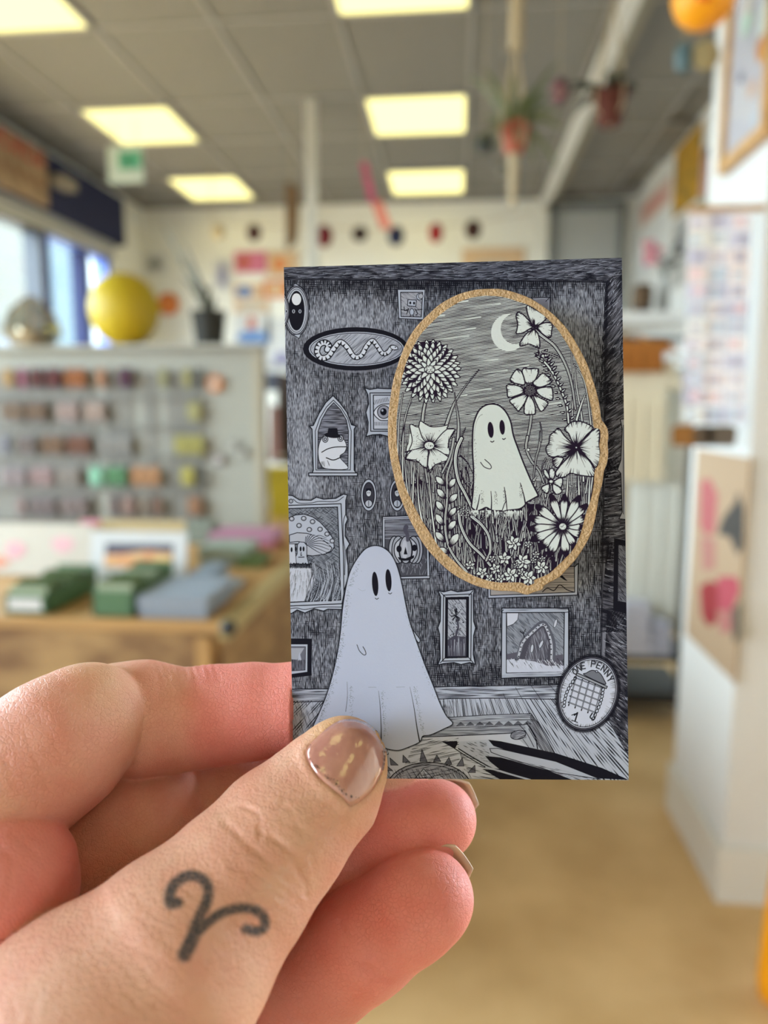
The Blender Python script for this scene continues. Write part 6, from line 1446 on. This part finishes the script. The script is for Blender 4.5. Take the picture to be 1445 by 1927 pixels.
# tattoo mask
A_ = K1([(862, 1285), (825, 1290), (828, 1230), (865, 1180), (925, 1155), (985, 1175), (1012, 1225), (1000, 1290), (970, 1350), (950, 1420), (925, 1480), (895, 1540)])
B_ = K1([(900, 1530), (945, 1450), (1000, 1390), (1070, 1340), (1150, 1315), (1225, 1318), (1275, 1350), (1285, 1400), (1250, 1425), (1195, 1415)])
tA = pd(A_); tB = pd(B_)
wA = np.where(Y2 > 1730, 13.5, 10.5)
tat = np.clip(1 - (tA - wA + 4)/8, 0, 1); tat = np.maximum(tat, np.clip(1 - (tB - 9.5 + 4)/8, 0, 1)); tat[~own('thumb', 1.2)] = 0
horg = c2w(cam3(500, 1500, 120)[None])[0]
me = bpy.data.meshes.new('hand_skin'); Wd = c2w(Pd) - horg
me.vertices.add(len(Wd)); me.vertices.foreach_set('co', Wd.ravel().astype(np.float32))
me.loops.add(HF.size); me.loops.foreach_set('vertex_index', HF.ravel().astype(np.int32)); me.polygons.add(len(HF))
me.polygons.foreach_set('loop_start', (np.arange(len(HF))*4).astype(np.int32)); me.polygons.foreach_set('loop_total', np.full(len(HF), 4, np.int32)); me.polygons.foreach_set('use_smooth', np.ones(len(HF), bool))
me.update(calc_edges=True); me.validate()
ca = me.color_attributes.new('skin', 'FLOAT_COLOR', 'POINT'); ca.data.foreach_set('color', np.hstack([COL, np.ones((len(P), 1))]).astype(np.float32).ravel())
ta = me.attributes.new('tattoo', 'FLOAT', 'POINT'); ta.data.foreach_set('value', tat.astype(np.float32))
m_skin = bpy.data.materials.new('skin'); m_skin.use_nodes = True; nt = m_skin.node_tree; b = nt.nodes['Principled BSDF']; L_ = nt.links.new
at1 = nt.nodes.new('ShaderNodeAttribute'); at1.attribute_name = 'skin'; at2 = nt.nodes.new('ShaderNodeAttribute'); at2.attribute_name = 'tattoo'
tc = nt.nodes.new('ShaderNodeTexCoord')
def noise(sc, det=3, rough=.5):
    n = nt.nodes.new('ShaderNodeTexNoise'); n.inputs['Scale'].default_value = sc; n.inputs['Detail'].default_value = det; n.inputs['Roughness'].default_value = rough; L_(tc.outputs['Object'], n.inputs['Vector']); return n
n1 = noise(160); r1 = nt.nodes.new('ShaderNodeValToRGB'); r1.color_ramp.elements[0].position = .35; r1.color_ramp.elements[1].position = .68
r1.color_ramp.elements[0].color = (1.04, 1.04, 1.02, 1); r1.color_ramp.elements[1].color = (.98, .80, .78, 1); L_(n1.outputs['Fac'], r1.inputs[0])
mx = nt.nodes.new('ShaderNodeMix'); mx.data_type = 'RGBA'; mx.blend_type = 'MULTIPLY'; mx.inputs[0].default_value = .8; L_(at1.outputs['Color'], mx.inputs[6]); L_(r1.outputs[0], mx.inputs[7])
n2 = noise(2600, 2); m2 = nt.nodes.new('ShaderNodeMath'); m2.operation = 'MULTIPLY_ADD'; L_(n2.outputs['Fac'], m2.inputs[0]); m2.inputs[1].default_value = .5; m2.inputs[2].default_value = .62
m3 = nt.nodes.new('ShaderNodeMath'); m3.operation = 'MULTIPLY'; m3.use_clamp = True; L_(m2.outputs[0], m3.inputs[0]); L_(at2.outputs['Fac'], m3.inputs[1])
mt = nt.nodes.new('ShaderNodeMix'); mt.data_type = 'RGBA'; L_(m3.outputs[0], mt.inputs[0]); L_(mx.outputs[2], mt.inputs[6]); mt.inputs[7].default_value = (.018, .034, .045, 1)
L_(mt.outputs[2], b.inputs['Base Color'])
b.inputs['Roughness'].default_value = .46; b.inputs['Specular IOR Level'].default_value = .4
b.inputs['Subsurface Weight'].default_value = .22; b.inputs['Subsurface Radius'].default_value = (1, .32, .2); b.inputs['Subsurface Scale'].default_value = .0022
vo = nt.nodes.new('ShaderNodeTexVoronoi'); vo.feature = 'DISTANCE_TO_EDGE'; vo.inputs['Scale'].default_value = 1500; L_(tc.outputs['Object'], vo.inputs['Vector'])
vm = nt.nodes.new('ShaderNodeMath'); vm.operation = 'MINIMUM'; L_(vo.outputs['Distance'], vm.inputs[0]); vm.inputs[1].default_value = .12
n3 = noise(900, 4, .6)
ad = nt.nodes.new('ShaderNodeMath'); ad.operation = 'MULTIPLY_ADD'; L_(n3.outputs['Fac'], ad.inputs[0]); ad.inputs[1].default_value = .45; L_(vm.outputs[0], ad.inputs[2])
bp = nt.nodes.new('ShaderNodeBump'); bp.inputs['Strength'].default_value = .6; bp.inputs['Distance'].default_value = .0008; L_(ad.outputs[0], bp.inputs['Height']); L_(bp.outputs[0], b.inputs['Normal'])
me.materials.append(m_skin)
hand = bpy.data.objects.new('hand', me); C.objects.link(hand); hand.location = horg
tag(hand, 'left hand holding the card between thumb and forefinger, dark ram-horn tattoo on the thumb', 'hand')

# nails
def trace(x, y, only, z0=85.0):
    x = np.asarray(x, float); y = np.asarray(y, float); d = np.stack([(x-CX)/FPX, (y-CY)/FPX, np.ones_like(x)], -1).astype(np.float32); t = np.full(len(x), z0, np.float32)
    for _ in range(60): t += np.clip(sdf_pts(d*t[:, None], only), -1, 4)*.85
    return d*t[:, None]
def nail(name, outline, only, lift, m, rings=10, label=None, zmax=None):
    O = crom(np.vstack([np.array(outline, float), [outline[0]]]), True, 3)[:-1]; c_ = O.mean(0); n = len(O)
    P2 = [c_[None]] + [c_ + (O-c_)*(k/rings) for k in range(1, rings+1)]; P2 = np.vstack(P2)
    Q = trace(P2[:, 0], P2[:, 1], only)
    g = np.stack([(sdf_pts(Q + np.eye(3, dtype=np.float32)[i]*.1, only) - sdf_pts(Q - np.eye(3, dtype=np.float32)[i]*.1, only)) for i in range(3)], -1); g /= np.linalg.norm(g, axis=-1, keepdims=True)
    s = np.concatenate([[0], np.repeat(np.arange(1, rings+1)/rings, n)])
    T_ = Q + g*(lift*(1 - .75*s**8))[:, None]; Bm = Q - g*.25
    W = c2w(np.vstack([T_, Bm])) - horg; m0 = len(T_); F = []
    for o0, fl in ((0, False), (m0, True)):
        for i in range(n):
            f = [(o0, o0+1+i, o0+1+(i+1) % n)]
            for k in range(rings-1): a = o0+1+k*n; f.append((a+i, a+n+i, a+n+(i+1) % n, a+(i+1) % n))
            F += [t[::-1] if not fl else t for t in f]
    a = 1+(rings-1)*n
    F += [(a+i, a+(i+1) % n, m0+a+(i+1) % n, m0+a+i) for i in range(n)]
    me = bpy.data.meshes.new(name); me.from_pydata([tuple(v) for v in W], [], F); me.polygons.foreach_set('use_smooth', [True]*len(F)); me.materials.append(m); me.update()
    o = bpy.data.objects.new(name, me); C.objects.link(o); o.parent = hand
    bmn = bpy.data.meshes; 
    if label: o['label'] = label
    return o
m_nail = bpy.data.materials.new('varnished_nail'); m_nail.use_nodes = True; nt = m_nail.node_tree; b = nt.nodes['Principled BSDF']; L_ = nt.links.new
tc = nt.nodes.new('ShaderNodeTexCoord'); n1 = nt.nodes.new('ShaderNodeTexNoise'); n1.inputs['Scale'].default_value = 260; L_(tc.outputs['Object'], n1.inputs['Vector'])
r1 = nt.nodes.new('ShaderNodeValToRGB'); r1.color_ramp.elements[0].position = .38; r1.color_ramp.elements[1].position = .62; r1.color_ramp.elements[0].color = (.48, .21, .165, 1); r1.color_ramp.elements[1].color = (.56, .27, .20, 1)
L_(n1.outputs['Fac'], r1.inputs[0]); L_(r1.outputs[0], b.inputs['Base Color']); b.inputs['Roughness'].default_value = .15; b.inputs['Coat Weight'].default_value = .8; b.inputs['Coat IOR'].default_value = 1.85; b.inputs['Specular IOR Level'].default_value = .8; b.inputs['Coat Roughness'].default_value = .04
mp = nt.nodes.new('ShaderNodeMapping'); mp.inputs['Rotation'].default_value = (0, math.radians(-50), 0); mp.inputs['Scale'].default_value = (1, 1, .12); L_(tc.outputs['Object'], mp.inputs[0])
n2 = nt.nodes.new('ShaderNodeTexNoise'); n2.inputs['Scale'].default_value = 1300; n2.inputs['Detail'].default_value = 2; L_(mp.outputs[0], n2.inputs['Vector'])
bp = nt.nodes.new('ShaderNodeBump'); bp.inputs['Strength'].default_value = .25; bp.inputs['Distance'].default_value = .0002; L_(n2.outputs['Fac'], bp.inputs['Height']); L_(bp.outputs[0], b.inputs['Normal']); L_(bp.outputs[0], b.inputs['Coat Normal'])
nl = nail('thumbnail', NAIL, ['thumb'], .30, m_nail, label='glossy clear-varnished thumbnail with chipped dark specks along the cuticle')
# chipped varnish specks along the cuticle
sp = MB(); rr = random.Random(2); pts = []
for i in range(60):
    t = rr.random(); x = 590 + 58*t + rr.gauss(0, 2.2) + 3; y = 1440 + 55*t + rr.gauss(0, 2.0); pts.append((x, y, rr.uniform(.7, 2.2)))
pts += [(660, 1499, 5), (668, 1500, 2), (673, 1501, 2), (585, 1404, 2), (584, 1430, 2.5), (588, 1436, 2), (717, 1415, 3), (717, 1428, 2.5), (650, 1494, 3), (642, 1488, 4), (632, 1475, 4), (634, 1470, 3)]
A2 = np.array(pts); Q = trace(A2[:, 0], A2[:, 1], ['thumb'])
g = np.stack([(sdf_pts(Q + np.eye(3, dtype=np.float32)[i]*.1, ['thumb']) - sdf_pts(Q - np.eye(3, dtype=np.float32)[i]*.1, ['thumb'])) for i in range(3)], -1); g /= np.linalg.norm(g, axis=-1, keepdims=True)
for q, gg, (x, y, r) in zip(Q, g, pts):
    u = np.cross(gg, (0, 0, 1.)); u /= np.linalg.norm(u); v = np.cross(gg, u); r *= .042
    base = [q + gg*.27 + u*r*math.cos(a)*rr.uniform(.6, 1.5) + v*r*math.sin(a)*rr.uniform(.5, 1.0) for a in [k*1.047 for k in range(6)]]
    top = [p + gg*.045 for p in base]; sp.add(c2w(np.array(base + top)) - horg, [(5, 4, 3, 2, 1, 0), (6, 7, 8, 9, 10, 11)] + [(i, (i+1) % 6, 6+(i+1) % 6, 6+i) for i in range(6)])
me2 = bpy.data.meshes.new('varnish_chips'); me2.from_pydata(sp.v, [], sp.f); me2.materials.append(mat('old_varnish', (.10, .045, .035), .4))
o = bpy.data.objects.new('varnish_chips', me2); C.objects.link(o); o.parent = nl; o['kind'] = 'stuff'
m_free = mat('natural_nail', (.66, .50, .36), .3, coat=.3)
def tip_nail(c, prev, r, dors):
    """nail plate on the far side of a fingertip, its free edge just past the tip"""
    a = c - prev; a /= np.linalg.norm(a); dd = np.array(dors, float); dd -= a*(dd @ a); dd /= np.linalg.norm(dd); sd = np.cross(a, dd)
    nu, nv = 12, 10; Vt = []
    for k in (0, 1):
        for j in range(nv+1):
            sx = -r*.85 + (r*.85 + r*1.0 + .1)*j/nv; w = 44 - (14*((j/nv-.7)/.3)**2 if j/nv > .7 else 0)
            for i in range(nu+1):
                ph = math.radians((-1 + 2*i/nu)*w); rad = r*(1.02 if sx < 0 else 1.02 - .28*(sx/r)**2) - (.45 if k else 0); Vt.append(c + a*sx + (sd*math.sin(ph) + dd*math.cos(ph))*rad)
    m0 = (nu+1)*(nv+1); F = []
    for j in range(nv):
        for i in range(nu):
            q = j*(nu+1)+i; F += [(q, q+1, q+nu+2, q+nu+1), (m0+q, m0+q+nu+1, m0+q+nu+2, m0+q+1)]
    rim = [i for i in range(nu+1)] + [j*(nu+1)+nu for j in range(1, nv+1)] + [nv*(nu+1)+i for i in range(nu-1, -1, -1)] + [j*(nu+1) for j in range(nv-1, 0, -1)]
    F += [(rim[i], m0+rim[i], m0+rim[(i+1) % len(rim)], rim[(i+1) % len(rim)]) for i in range(len(rim))]
    me = bpy.data.meshes.new('fingernail'); W = c2w(np.array(Vt)) - horg; me.from_pydata([tuple(v) for v in W], [], F); me.polygons.foreach_set('use_smooth', [True]*len(F)); me.materials.append(m_free); me.update()
    o = bpy.data.objects.new('fingernail', me); C.objects.link(o); o.parent = hand
tip_nail(cam3(824, 1542, 126), cam3(745, 1566, 127.5), 72*126/FPX, (.2, -.30, 1))
tip_nail(cam3(806, 1690, 116.5), cam3(770, 1712, 117), 85*116.5/FPX, (.2, -.30, 1))
tip_nail(cam3(737, 1432, 133.5), cam3(640, 1450, 135), 75*133.5/FPX, (.1, .35, .95))
